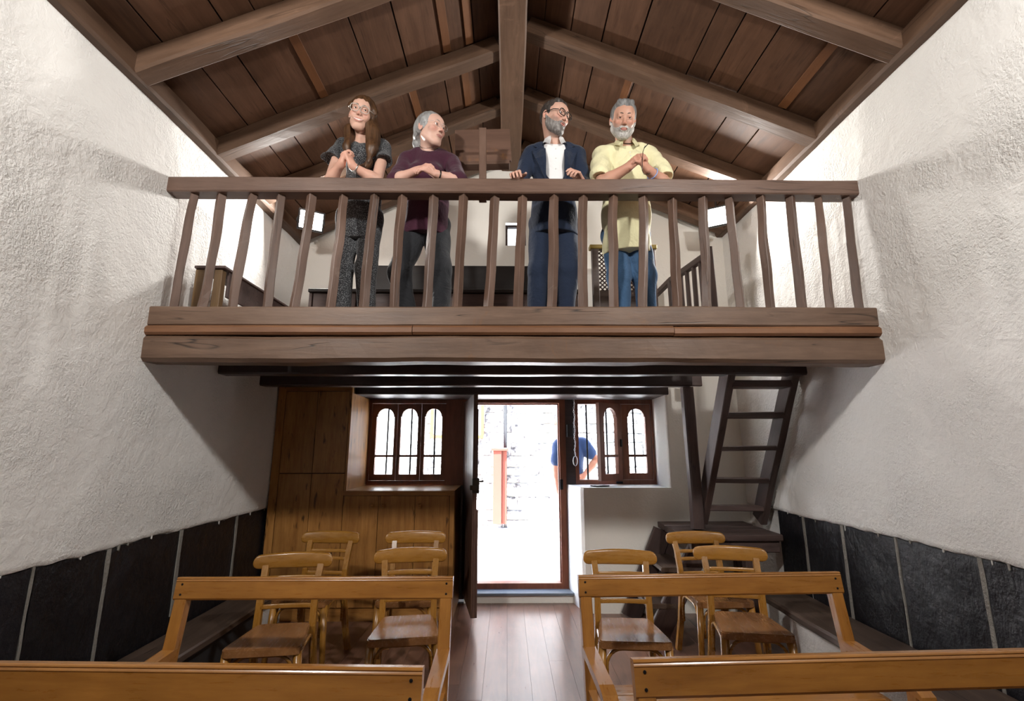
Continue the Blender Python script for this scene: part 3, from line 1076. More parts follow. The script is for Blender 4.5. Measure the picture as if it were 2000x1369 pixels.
# ------------------------------------------------------------------ pews
def pew(x0, x1, y, label, tilt=0.0):
    W = x1 - x0
    root = empty('pew', ((x0 + x1) / 2, y, 0), tilt)
    tag(root, label, 'pew', 'varnished pews facing the altar')
    h = W / 2
    # back rail: moulded board leaning back
    prof = [(-0.018, -0.095), (-0.012, -0.103), (0.010, -0.103), (0.014, -0.095), (0.014, -0.012), (0.016, -0.006), (0.014, 0.0),
            (-0.012, 0.0), (-0.017, -0.003), (-0.0185, -0.007), (-0.016, -0.0105), (-0.0185, -0.014), (-0.020, -0.017), (-0.018, -0.021)]
    m = MB().prism(prof, 'x', -h, h)
    lean = Matrix.Translation((0, 0, 0.86)) @ Matrix.Rotation(rad(-9), 4, 'X')
    rail = m.build('back_rail', W_PEW, root, lean)
    for sx in (-1, 1):
        for zz in (-0.032, -0.078):
            MB().lathe([(0.0055, 0.0), (0.005, -0.0015), (0.001, -0.002)], 8, (sx * (h - 0.032), -0.0185, zz), 'y').build('screw', IRON, rail)
    for sx in (-1, 1):
        x = sx * (h - 0.034)
        beam('back_post', (x, -0.165, 0.0), (x, 0.012, 0.845), 0.058, 0.05, W_PEW, root, up=(1, 0, 0), jit=0.0008, ch=0.004, roll=rad(90))
        m = MB()
        sec = []
        ya, yb = -0.02, -0.50
        pts = [(-0.055, 0.555), (-0.40, 0.535), (-0.46, 0.522), (-0.495, 0.498), (-0.498, 0.478), (-0.47, 0.485), (-0.40, 0.498), (-0.055, 0.517)]
        m.prism(pts, 'x', x - 0.031, x + 0.031)
        m.build('arm', W_PEWY, root)
        beam('front_leg', (x, -0.435, 0.0), (x, -0.435, 0.500), 0.052, 0.052, W_PEW, root, up=(1, 0, 0), jit=0.0008, ch=0.004)
        m = MB().box(x - 0.018, x + 0.018, -0.44, -0.11, 0.31, 0.385)
        m.build('side_rail', W_PEWY, root)
    for a, b in ((-0.20, -0.115), (-0.305, -0.21), (-0.41, -0.315), (-0.485, -0.42)):
        MB().box(-h + 0.065, h - 0.065, a, b - 0.0, 0.385, 0.407, 0.004).build('seat_slat', W_PEW, root)
    MB().box(-h + 0.05, h - 0.05, -0.43, -0.40, 0.30, 0.384).build('seat_rail', W_PEW, root)
    return root


pew(-1.64, -0.268, 2.585, 'honey varnished wooden pew in front of the left chairs')
pew(0.362, 1.735, 2.63, 'honey varnished wooden pew in front of the right chairs', rad(2.4))
pew(-1.57, -0.245, 1.60, 'honey varnished wooden pew nearest the camera on the left', rad(-2.0))
pew(0.385, 1.76, 1.655, 'honey varnished wooden pew nearest the camera on the right', rad(2.6))


# ------------------------------------------------------------------ bentwood chairs
def chair_proto():
    root = empty('bentwood_chair')
    # seat
    pts = []
    base = [(-0.150, 0.175), (-0.205, -0.205), (0.205, -0.205), (0.150, 0.175)]
    rr = 0.045
    for i, (x, y) in enumerate(base):
        p = Vector((x, y))
        a = (Vector(base[i - 1]) - p).normalized()
        b = (Vector(base[(i + 1) % 4]) - p).normalized()
        for t in range(5):
            s = t / 4
            q = p + a * rr * (1 - s) ** 2 + b * rr * s ** 2
            pts.append((q.x, q.y))
    bm = bmesh.new()
    vs = [bm.verts.new((x, y, 0.426)) for x, y in pts]
    f = bm.faces.new(vs)
    r = bmesh.ops.extrude_face_region(bm, geom=[f])
    for v in r['geom']:
        if isinstance(v, bmesh.types.BMVert):
            v.co.z = 0.464
    top = [e for e in bm.edges if all(v.co.z > 0.45 for v in e.verts)]
    bmesh.ops.bevel(bm, geom=top, offset=0.006, segments=2, affect='EDGES')
    mb = MB()
    mb.frombm(bm)
    mb.build('seat', W_SEAT, root)
    # back legs with posts
    for sx in (-1, 1):
        path = [(sx * 0.185, 0.265, 0.0), (sx * 0.170, 0.215, 0.22), (sx * 0.160, 0.185, 0.44), (sx * 0.158, 0.197, 0.58), (sx * 0.160, 0.235, 0.70), (sx * 0.165, 0.265, 0.775)]
        mb = MB()
        rings = []
        for (x, y, z) in path:
            wy = 0.019 if z < 0.5 else 0.015
            rings.append([(x - 0.0185, y - wy, z), (x + 0.0185, y - wy, z), (x + 0.0185, y + wy, z), (x - 0.0185, y + wy, z)])
        fs = []
        for i in range(len(rings) - 1):
            for k in range(4):
                l = (k + 1) % 4
                fs.append((i * 4 + k, i * 4 + l, i * 4 + 4 + l, i * 4 + 4 + k))
        fs += [(3, 2, 1, 0), tuple(range(len(rings) * 4 - 4, len(rings) * 4))]
        mb.add([q for g in rings for q in g], fs)
        mb.build('back_leg', W_CHZ, root)
        mb = MB()
        mb.tube([(sx * 0.205, -0.200, 0.0), (sx * 0.178, -0.172, 0.435)], [0.018, 0.0235], 10)
        mb.build('front_leg', W_CHZ, root, smooth=True)

    def arc(name, z0, z1, half, yc, sag, th, lean, mat, rounded=False):
        ss = [-1 + 2 * i / 12 for i in range(13)]
        if rounded:
            ss = [-1, -0.994, -0.98, -0.955, -0.92, -0.86] + [-0.75 + 1.5 * i / 10 for i in range(11)] + [0.86, 0.92, 0.955, 0.98, 0.994, 1]
        K = 12
        vs, fs = [], []
        for s in ss:
            x = s * half
            y = yc - sag * (s * s - 0.35)
            zz0, zz1, tt = z0, z1, th
            if rounded:
                e = max(0.0, abs(s) - 0.86) / 0.14
                q = math.sqrt(max(0.0, 1 - e * e))
                c = (z1 - z0) / 2 * (1 - q) * 0.75
                zz0, zz1 = z0 + c + 0.006 * s * s, z1 - c - 0.010 * s * s
                tt = th * (0.35 + 0.65 * q)
            hm = zz1 - zz0
            for k in range(K):
                a = 2 * math.pi * k / K
                ca, sa = math.cos(a), math.sin(a)
                py = math.copysign(abs(ca) ** 0.55, ca) * tt
                pz = math.copysign(abs(sa) ** 0.45, sa) * hm / 2
                vs.append((x, y + lean * (hm / 2 + pz) + py, zz0 + hm / 2 + pz))
        n = len(ss) - 1
        for i in range(n):
            for k in range(K):
                l = (k + 1) % K
                fs.append((i * K + k, i * K + l, i * K + K + l, i * K + K + k))
        fs += [tuple(range(K))[::-1], tuple(range(n * K, n * K + K))]
        return MB().add(vs, fs).build(name, mat, root, smooth=True)
    arc('top_rail', 0.748, 0.842, 0.236, 0.268, 0.036, 0.0145, 0.16, W_CHX, True)
    arc('back_slat', 0.690, 0.714, 0.155, 0.238, 0.014, 0.006, 0.25, W_CHX)
    arc('back_slat', 0.638, 0.662, 0.150, 0.222, 0.014, 0.006, 0.25, W_CHX)
    arc('back_slat', 0.540, 0.566, 0.148, 0.190, 0.012, 0.006, 0.15, W_CHX)
    # bent arches under the seat
    for p, q in ((Vector((-0.180, -0.172, 0)), Vector((0.180, -0.172, 0))), (Vector((-0.182, -0.165, 0)), Vector((-0.166, 0.185, 0))), (Vector((0.182, -0.165, 0)), Vector((0.166, 0.185, 0)))):
        pts = []
        for t in range(17):
            s = t / 16
            w = 2 * s - 1
            e = math.copysign(abs(w) ** 0.55, w)
            z = 0.412 - 0.20 * abs(w) ** 7 if abs(w) < 1 else 0.21
            pp = p.lerp(q, 0.5 + 0.46 * w)
            pts.append((pp.x, pp.y, z))
        # quarter-circle shoulders
        pts = []
        L = (q - p).length
        d = (q - p) / L
        R0 = 0.085
        a0 = 0.024
        pts.append(p + d * a0 + Vector((0, 0, 0.23)))
        for t in range(7):
            th = math.pi - t * math.pi / 12
            pts.append(p + d * (a0 + R0 + R0 * math.cos(th)) + Vector((0, 0, 0.418 - R0 + R0 * math.sin(th))))
        for t in range(7):
            th = math.pi / 2 - t * math.pi / 12
            pts.append(p + d * (L - a0 - R0 + R0 * math.cos(th)) + Vector((0, 0, 0.418 - R0 + R0 * math.sin(th))))
        pts.append(q - d * a0 + Vector((0, 0, 0.23)))
        MB().tube(pts, 0.0095, 6).build('bent_brace', W_CHX, root, smooth=True)
    return root


CH = [  # rail centre x, rail y, turn, label
    (-1.345, 3.245, 7, 'golden bentwood chair at the front left, beside the plank bench'),
    (-1.39, 4.03, -5, 'golden bentwood chair against the cupboard, behind the front left chair'),
    (-0.635, 3.375, 8, 'golden bentwood chair in the left front row nearest the aisle'),
    (-0.72, 4.02, 2, 'golden bentwood chair half hidden behind the left aisle chair'),
    (0.735, 3.315, -4, 'golden bentwood chair on the right by the door, daylight on its seat'),
    (1.485, 3.985, 2, 'golden bentwood chair right in front of the stair landing'),
    (1.50, 3.415, -9, 'golden bentwood chair in the right front row beside the white based bench'),
]
proto = chair_proto()
for i, (x, y, a, lab) in enumerate(CH):
    o = proto if i == 0 else copy_tree(proto)
    t = rad(a)
    o.location = (x - (-math.sin(t)) * 0.28, y - math.cos(t) * 0.28, 0)
    o.rotation_euler = (0, 0, t)
    tag(o, lab, 'chair', 'bentwood chairs behind the pews')

# ------------------------------------------------------------------ things up in the loft
O = Vector((-0.175, 2.93, 3.224))
sg = empty('book_rest', O)
tag(sg, 'brown board on a batten standing up behind the loft handrail', 'lectern')
Pn = Matrix.Translation((0.0, 0.255, 0.345)) @ Matrix.Rotation(rad(-14), 4, 'X') @ Matrix.Rotation(rad(-2.5), 4, 'Y')
MB().box(-0.215, 0.205, -0.01, 0.01, 0.0, 0.335, 0.003).build('board', wood('brown painted board', (0.10, 0.056, 0.040), (0.17, 0.098, 0.070), rough=0.5, wear=(0.28, 0.12, 0.03), var=0.05), sg, Pn)
MB().box(-0.195, 0.19, -0.012, 0.055, -0.03, -0.002, 0.003).build('ledge', W_RAIL, sg, Pn)
beam('batten', (0.008, 0.032, -0.098), (0.0, 0.032, 0.455), 0.05, 0.03, W_RAIL, sg, up=(0, 1, 0), jit=0.002, ch=0.003)

MB().box(-0.012, 0.012, 0.045, 0.275, 0.41, 0.435).build('bracket', W_RAIL, sg)

o = empty('loft_bench', (-2.055, 3.8, LOFT))
tag(o, 'low brown wooden bench along the left wall of the loft', 'bench')
MB().box(-0.10, 0.115, -0.68, 0.85, 0.385, 0.405, 0.004).build('seat', W_STAIR, o)
MB().box(0.085, 0.10, -0.60, 0.84, 0.20, 0.384, 0.003).build('front_board', W_STAIR, o)
for y in (-0.66, 0.8):
    MB().box(-0.10, 0.0, y, y + 0.03, 0.0, 0.384, 0.003).build('end_board', wood('worn amber bench wood', (0.10, 0.055, 0.022), (0.20, 0.12, 0.05), rough=0.45, axis='z'), o)
    MB().box(0.03, 0.085, y, y + 0.05, 0.0, 0.384, 0.003).build('leg', wood('worn amber bench wood', (0.10, 0.055, 0.022), (0.20, 0.12, 0.05), rough=0.45, axis='z'), o)

o = empty('settle', (-0.58, 4.45, LOFT))
tag(o, 'long black high-backed settle against the loft end wall', 'bench')
MB().box(-1.24, 1.26, -0.28, 0.24, 0.565, 0.60, 0.006).build('seat', W_BLACK, o)
MB().box(-0.90, 1.05, 0.245, 0.275, 0.0, 1.03, 0.004).build('backrest', W_BLACK, o)
for k in range(6):
    x = -1.20 + k * 2.42 / 6
    MB().box(x, x + 2.42 / 6 - 0.012, -0.25, -0.225, 0.0, 0.564, 0.004).build('front_panel', W_STAIR, o)
for x in (-1.22, 1.22):
    MB().box(x - 0.014, x + 0.014, -0.26, 0.24, 0.0, 0.564, 0.004).build('end_panel', W_STAIR, o)

# small loft window in the gable
w3 = empty('window_3', (0.09, 4.80, 3.60))
tag(w3, 'tiny square window in the gable wall behind the loft', 'window', kind='structure')
m = MB().box(-0.11, -0.085, 0, 0.05, 0, 0.26).box(0.085, 0.11, 0, 0.05, 0, 0.26).box(-0.085, 0.085, 0, 0.05, 0, 0.025).box(-0.085, 0.085, 0, 0.05, 0.235, 0.26)
m.build('window_frame', W_STAIR, w3)
MB().box(-0.085, 0.085, 0.02, 0.024, 0.025, 0.235).build('pane', GLASS, w3)

# railing round the stair hatch
hr = empty('hatch_railing', (1.62, 4.0, LOFT))
tag(hr, 'dark wooden railing around the stair hatch in the loft', 'railing')
beam('newel', (0.0, -0.40, 0.0), (0.0, -0.40, 0.76), 0.06, 0.06, W_STAIR, hr, up=(0, 1, 0))
beam('newel', (0.0, 0.46, 0.0), (0.0, 0.46, 0.78), 0.06, 0.06, W_STAIR, hr, up=(0, 1, 0))
beam('handrail', (0.0, -0.42, 0.70), (0.0, 0.48, 0.80), 0.05, 0.06, W_STAIR, hr)
beam('handrail', (0.0, 0.46, 0.80), (-0.06, 0.74, 0.74), 0.05, 0.06, W_STAIR, hr)
for k in range(5):
    y = -0.25 + k * 0.15
    beam('baluster', (0.0, y, 0.0), (0.0, y, 0.72 + (y + 0.42) * 0.11), 0.035, 0.035, W_STAIR, hr, up=(0, 1, 0))

# latticed screen behind the right-hand man
ls = empty('lattice_screen', (1.10, 4.25, LOFT))
tag(ls, 'dark wooden confessional screen with a diamond lattice in the loft', 'screen')
for x in (-0.30, 0.24):
    MB().box(x, x + 0.06, -0.03, 0.03, 0, 1.02, 0.004).build('post', W_STAIR, ls)
MB().box(-0.32, 0.32, -0.04, 0.04, 1.02, 1.06, 0.006).build('top_rail', wood('dull gilt moulding', (0.16, 0.11, 0.02), (0.30, 0.22, 0.05), rough=0.4), ls)
MB().box(-0.24, 0.24, -0.02, 0.02, 0.55, 0.61).build('mid_rail', W_STAIR, ls)
MB().box(-0.24, 0.24, -0.012, 0.012, 0.0, 0.55).build('lower_panel', W_STAIR, ls)
m = MB()
for s in (-1, 1):
    c = -0.9
    while c < 0.9:
        # strip x + s*z = c clipped to the lattice field
        pts = []
        for t in range(81):
            z = 0.61 + 0.41 * t / 80
            x = c + s * (z - 0.815)
            if -0.24 <= x <= 0.24:
                pts.append((x, z))
        if len(pts) > 2:
            (xa, za), (xb, zb2) = pts[0], pts[-1]
            m.tube([(xa, s * 0.004, za), (xb, s * 0.004, zb2)], 0.006, 4)
        c += 0.042
m.build('lattice', W_STAIR, ls)

# ------------------------------------------------------------------ the street outside
EXT = plaster('sunlit street paving', (0.62, 0.60, 0.57), 0.3)
m = MB().prism([(5.34, 0.02), (7.0, 0.06), (12.0, 0.18), (12.0, -0.4), (5.34, -0.4)], 'x', -9, 9)
g = m.build('ground', EXT)
tag(g, 'pale sunlit paving of the street outside the door', 'ground', kind='structure')


def stone_mat():
    t = NT('pale rubble stone')
    v = t.coords((1, 1, 1))
    n = t.noise(v, 9, 7, 0.7, 0.4)
    c = t.ramp(n, [(0.36, (0.020, 0.018, 0.018)), (0.47, (0.16, 0.15, 0.15)), (0.62, (0.55, 0.53, 0.50))])
    t.l(c, t.b.inputs['Base Color'])
    t.b.inputs['Roughness'].default_value = 0.9
    t.l(t.bump(n, 0.6, 0.03), t.b.inputs['Normal'])
    return t.m


STONE = stone_mat()
m = MB().box(-9, 9, 8.86, 9.4, -0.3, 6.5)
ow = m.build('wall_street', plaster('pale wall mortar', (0.55, 0.53, 0.5), 0.3))
tag(ow, 'pale rubble stone house wall across the street', 'wall', kind='structure')
rs = random.Random(3)
z = 0.08
while z < 3.2:
    h = rs.uniform(0.13, 0.24)
    x = -1.9 + rs.uniform(0, 0.3)
    while x < 3.0:
        w = rs.uniform(0.25, 0.6)
        m = MB().box(x + 0.012, x + w - 0.012, 8.86 - rs.uniform(0.02, 0.05), 8.87, z + 0.01, z + h - 0.01, 0.012)
        m.v = [(a + rs.uniform(-.008, .008), b + rs.uniform(-.004, .004), c + rs.uniform(-.008, .008)) for a, b, c in m.v]
        m.build('stone', STONE, ow, origin=(x, 8.86, z))
        x += w
    z += h
o = MB().box(-0.245, -0.09, 8.62, 8.80, 0.19, 1.43, 0.008).box(-0.09, 0.0, 8.66, 8.80, 0.19, 1.43, 0.008).box(-0.27, 0.02, 8.60, 8.81, 1.43, 1.47).build('meter_cabinet', plain('faded terracotta paint', (0.11, 0.034, 0.025), 0.8, spec=0.1), origin=(-0.12, 8.7, 0.19))
tag(o, 'faded terracotta box standing against the wall across the street', 'cabinet')
o = MB().tube([(-0.03, 8.74, 1.48), (-0.03, 8.74, 5.5)], 0.035, 10).build('drainpipe', plain('blue grey metal pipe', (0.010, 0.014, 0.020), 0.5, 0.0), smooth=True, origin=(-0.03, 8.74, 1.48))
tag(o, 'blue grey drainpipe on the house wall across the street', 'pipe')
sh = empty('shuttered_window', (-0.9, 8.8, 1.65))
tag(sh, 'orange brown window frame at the left edge of the open door', 'window')
MB().box(-0.50, 0.47, -0.02, 0.02, 0, 0.06).box(0.42, 0.48, -0.02, 0.02, 0.06, 1.2).box(-0.5, -0.44, -0.02, 0.02, 0.06, 1.2).box(-0.44, 0.42, -0.02, 0.02, 1.14, 1.2).build('window_frame', plain('orange varnish', (0.16, 0.065, 0.012), 0.5), sh)
MB().box(-0.44, 0.42, 0.0, 0.006, 0.06, 1.14).build('pane', plain('dull window pane', (0.3, 0.32, 0.34), 0.15), sh)


# ------------------------------------------------------------------ people: smooth-blended volumes turned into one surface each
class Vol:
    def __init__(s, lo, hi, h):
        s.h = h
        s.lo = np.array(lo, np.float32)
        s.n = np.maximum(4, np.ceil((np.array(hi) - np.array(lo)) / h).astype(int))
        s.F = np.full(tuple(s.n), 0.06, np.float32)
        s.ax = [s.lo[i] + h * np.arange(s.n[i], dtype=np.float32) for i in range(3)]

    def _sub(s, c0, c1, pad):
        sl, P = [], []
        for i in range(3):
            a = int(np.clip(math.floor((c0[i] - pad - s.lo[i]) / s.h), 0, s.n[i]))
            b = int(np.clip(math.ceil((c1[i] + pad - s.lo[i]) / s.h) + 1, 0, s.n[i]))
            if b <= a:
                return None, None
            sl.append(slice(a, b))
        X = s.ax[0][sl[0]][:, None, None]
        Y = s.ax[1][sl[1]][None, :, None]
        Z = s.ax[2][sl[2]][None, None, :]
        return tuple(sl), (X, Y, Z)

    def _put(s, sl, d, k, sub):
        A = s.F[sl]
        if sub:
            d = -d
            if k > 0:
                h = np.maximum(k - np.abs(A - d), 0) / k
                s.F[sl] = np.maximum(A, d) + h * h * k * 0.25
            else:
                s.F[sl] = np.maximum(A, d)
        else:
            if k > 0:
                h = np.maximum(k - np.abs(A - d), 0) / k
                s.F[sl] = np.minimum(A, d) - h * h * k * 0.25
            else:
                s.F[sl] = np.minimum(A, d)

    def ell(s, c, r, k=0.02, M=None, sub=False):
        """ellipsoid with radii r; M rotates local axes to the world"""
        c = np.array(c, float)
        R = max(r)
        sl, P = s._sub(c - R, c + R, 0.06)
        if sl is None:
            return s
        x, y, z = P[0] - c[0], P[1] - c[1], P[2] - c[2]
        if M is not None:
            x, y, z = (M[0][0] * x + M[1][0] * y + M[2][0] * z, M[0][1] * x + M[1][1] * y + M[2][1] * z, M[0][2] * x + M[1][2] * y + M[2][2] * z)
        k0 = np.sqrt((x / r[0]) ** 2 + (y / r[1]) ** 2 + (z / r[2]) ** 2)
        k1 = np.sqrt((x / r[0] ** 2) ** 2 + (y / r[1] ** 2) ** 2 + (z / r[2] ** 2) ** 2) + 1e-6
        s._put(sl, (k0 * (k0 - 1) / k1).astype(np.float32), k, sub)
        return s

    def cone(s, a, b, ra, rb, k=0.02, flat=None, sub=False):
        """tapered limb; flat = (axis index, factor) squeezes it along a world axis"""
        a = np.array(a, float)
        b = np.array(b, float)
        R = max(ra, rb)
        f = np.ones(3)
        if flat:
            f[flat[0]] = flat[1]
        sl, P = s._sub(np.minimum(a, b) - R, np.maximum(a, b) + R, 0.06)
        if sl is None:
            return s
        ba = (b - a) / f
        x, y, z = (P[0] - a[0]) / f[0], (P[1] - a[1]) / f[1], (P[2] - a[2]) / f[2]
        L = float(ba @ ba) + 1e-9
        t = np.clip((x * ba[0] + y * ba[1] + z * ba[2]) / L, 0, 1)
        d = np.sqrt((x - t * ba[0]) ** 2 + (y - t * ba[1]) ** 2 + (z - t * ba[2]) ** 2) - (ra + (rb - ra) * t)
        s._put(sl, (d * min(1.0, f.min())).astype(np.float32), k, sub)
        return s

    def chain(s, pts, rs, k=0.02, flat=None, sub=False):
        for i in range(len(pts) - 1):
            s.cone(pts[i], pts[i + 1], rs[i], rs[i + 1], k, flat, sub)
        return s

    def box(s, c, half, rr=0.005, k=0.01, M=None, sub=False):
        c = np.array(c, float)
        R = float(np.linalg.norm(half))
        sl, P = s._sub(c - R, c + R, 0.06)
        if sl is None:
            return s
        x, y, z = P[0] - c[0], P[1] - c[1], P[2] - c[2]
        if M is not None:
            x, y, z = (M[0][0] * x + M[1][0] * y + M[2][0] * z, M[0][1] * x + M[1][1] * y + M[2][1] * z, M[0][2] * x + M[1][2] * y + M[2][2] * z)
        qx, qy, qz = np.abs(x) - half[0] + rr, np.abs(y) - half[1] + rr, np.abs(z) - half[2] + rr
        d = np.sqrt(np.maximum(qx, 0) ** 2 + np.maximum(qy, 0) ** 2 + np.maximum(qz, 0) ** 2) + np.minimum(np.maximum(qx, np.maximum(qy, qz)), 0) - rr
        s._put(sl, d.astype(np.float32), k, sub)
        return s

    def folds(s, amp, fx, fy, fz, ph=0.0):
        X, Y, Z = s.ax[0][:, None, None], s.ax[1][None, :, None], s.ax[2][None, None, :]
        s.F += amp * np.sin(X * fx + 2.1 * np.sin(Z * fz * 0.31 + ph) + ph) * np.cos(Y * fy + Z * fz + 1.7 * np.sin(X * fx * 0.37 + ph))
        return s

    def mesh(s, name):
        F = s.F.copy()
        for i in range(3):       # closed at the border
            ix = [slice(None)] * 3
            for e in (0, -1):
                ix[i] = e
                F[tuple(ix)] = np.maximum(F[tuple(ix)], 0.001)
        S = F < 0
        c = np.zeros(tuple(np.array(F.shape) - 1), np.int8)
        for dx in (0, 1):
            for dy in (0, 1):
                for dz in (0, 1):
                    c += S[dx:F.shape[0] - 1 + dx, dy:F.shape[1] - 1 + dy, dz:F.shape[2] - 1 + dz]
        cells = np.argwhere((c > 0) & (c < 8))
        idx = np.full(c.shape, -1, np.int32)
        idx[cells[:, 0], cells[:, 1], cells[:, 2]] = np.arange(len(cells))
        pos = np.zeros((len(cells), 3), np.float64)
        cnt = np.zeros(len(cells))
        cor = [(0, 0, 0), (1, 0, 0), (0, 1, 0), (1, 1, 0), (0, 0, 1), (1, 0, 1), (0, 1, 1), (1, 1, 1)]
        val = [F[cells[:, 0] + a, cells[:, 1] + b, cells[:, 2] + d] for a, b, d in cor]
        for i in range(8):
            for j in range(i + 1, 8):
                if sum(abs(cor[i][q] - cor[j][q]) for q in range(3)) != 1:
                    continue
                m = (val[i] < 0) != (val[j] < 0)
                t = np.where(m, val[i] / (val[i] - val[j] + 1e-12), 0)
                e = np.array(cor[i])[None, :] + t[:, None] * (np.array(cor[j]) - np.array(cor[i]))[None, :]
                pos += e * m[:, None]
                cnt += m
        pos = (pos / cnt[:, None] + cells) * s.h + s.lo
        quads = []
        for ax in range(3):
            a = [slice(1, F.shape[q] - 1) for q in range(3)]
            a[ax] = slice(0, F.shape[ax] - 1)
            b = list(a)
            b[ax] = slice(1, F.shape[ax])
            A, Bq = S[tuple(a)], S[tuple(b)]
            e = np.argwhere(A != Bq)
            if len(e) == 0:
                continue
            inside = A[e[:, 0], e[:, 1], e[:, 2]]
            base = e + 1
            base[:, ax] = e[:, ax]
            u, v = (ax + 1) % 3, (ax + 2) % 3
            q = []
            for du, dv in ((0, 0), (1, 0), (1, 1), (0, 1)):
                p = base.copy()
                p[:, u] -= 1 - du
                p[:, v] -= 1 - dv
                q.append(idx[p[:, 0], p[:, 1], p[:, 2]])
            q = np.stack(q, 1)
            q[~inside] = q[~inside][:, ::-1]
            quads.append(q)
        Q = np.concatenate(quads)
        me = bpy.data.meshes.new(name)
        me.vertices.add(len(pos))
        me.vertices.foreach_set('co', pos.astype(np.float32).ravel())
        me.loops.add(Q.size)
        me.loops.foreach_set('vertex_index', Q.astype(np.int32).ravel())
        me.polygons.add(len(Q))
        me.polygons.foreach_set('loop_start', np.arange(0, Q.size, 4, dtype=np.int32))
        me.polygons.foreach_set('use_smooth', np.ones(len(Q), bool))
        me.update(calc_edges=True)
        me.validate()
        return me, pos


def colour_attr(me, col):
    a = me.color_attributes.new('tint', 'FLOAT_COLOR', 'POINT')
    rgba = np.ones((len(col), 4), np.float32)
    rgba[:, :3] = col
    a.data.foreach_set('color', rgba.ravel())


def skin_mat():
    t = NT('skin')
    a = t.n('Attribute', attribute_name='tint')
    v = t.coords((1, 1, 1))
    n = t.noise(v, 60, 4, 0.6)
    c = t.mix(t.math('MULTIPLY', n, 0.22), a.outputs['Color'], (0.46, 0.22, 0.16))
    t.l(c, t.b.inputs['Base Color'])
    t.b.inputs['Roughness'].default_value = 0.48
    t.b.inputs['Specular IOR Level'].default_value = 0.35
    t.b.inputs['Subsurface Weight'].default_value = 0.08
    t.b.inputs['Subsurface Radius'].default_value = (0.012, 0.005, 0.003)
    t.l(t.bump(n, 0.12, 0.004), t.b.inputs['Normal'])
    return t.m


def hair_mat(name, dark, light):
    t = NT(name)
    v = t.coords((70, 70, 7), rnd=False)
    n = t.noise(v, 1.0, 5, 0.65, 0.6)
    c = t.ramp(n, [(0.30, dark), (0.72, light)])
    t.l(c, t.b.inputs['Base Color'])
    t.b.inputs['Roughness'].default_value = 0.38
    t.l(t.bump(n, 0.8, 0.006), t.b.inputs['Normal'])
    return t.m


def cloth_mat(name, col, weave=0.25, speck=None, rough=0.85, var=0.25):
    t = NT(name)
    v = t.coords((1, 1, 1), rnd=False)
    n = t.noise(v, 7, 5, 0.6, 0.5)
    c = t.mix(t.math('MULTIPLY', t.math('SUBTRACT', n, 0.35, True), var * 2, True), col, tuple(q * 0.7 for q in col))
    if speck:
        vz = t.n('TexVoronoi')
        vz.inputs['Scale'].default_value = 170
        t.l(v, vz.inputs['Vector'])
        sp = t.math('MULTIPLY', t.math('SUBTRACT', 0.36, vz.outputs['Distance'], True), 8.0, True)
        c = t.mix(sp, c, speck)
    t.l(c, t.b.inputs['Base Color'])
    t.b.inputs['Roughness'].default_value = rough
    t.b.inputs['Specular IOR Level'].default_value = 0.2
    t.b.inputs['Sheen Weight'].default_value = 0.15
    f = t.noise(v, 240, 2)
    b = t.bump(n, weave, 0.05)
    t.l(t.bump(f, 0.15, 0.002, b), t.b.inputs['Normal'])
    return t.m


SKIN = skin_mat()
EYEW = plain('eye white', (0.75, 0.72, 0.68), 0.15)
IRIS = plain('dark iris', (0.035, 0.022, 0.015), 0.1)
BLKF = plain('black spectacle frame', (0.008, 0.008, 0.008), 0.25)
CLRF = plain('clear grey spectacle frame', (0.45, 0.42, 0.38), 0.15)
LENS = glass('spectacle lens')


def unit(v):
    v = np.array(v, float)
    return v / np.linalg.norm(v)


def head_frame(fwd, roll=0.0):
    f = unit(fwd)
    r = unit(np.cross(f, (0, 0, 1)))
    u = np.cross(r, f)
    c, s_ = math.cos(rad(roll)), math.sin(rad(roll))
    r, u = c * r + s_ * u, c * u - s_ * r
    return np.stack([r, f, u], 1)        # columns: local x (side), y (face direction), z (crown)


HS = 1.06                                # size of the heads


def hs(r):
    return tuple(q * HS for q in r)


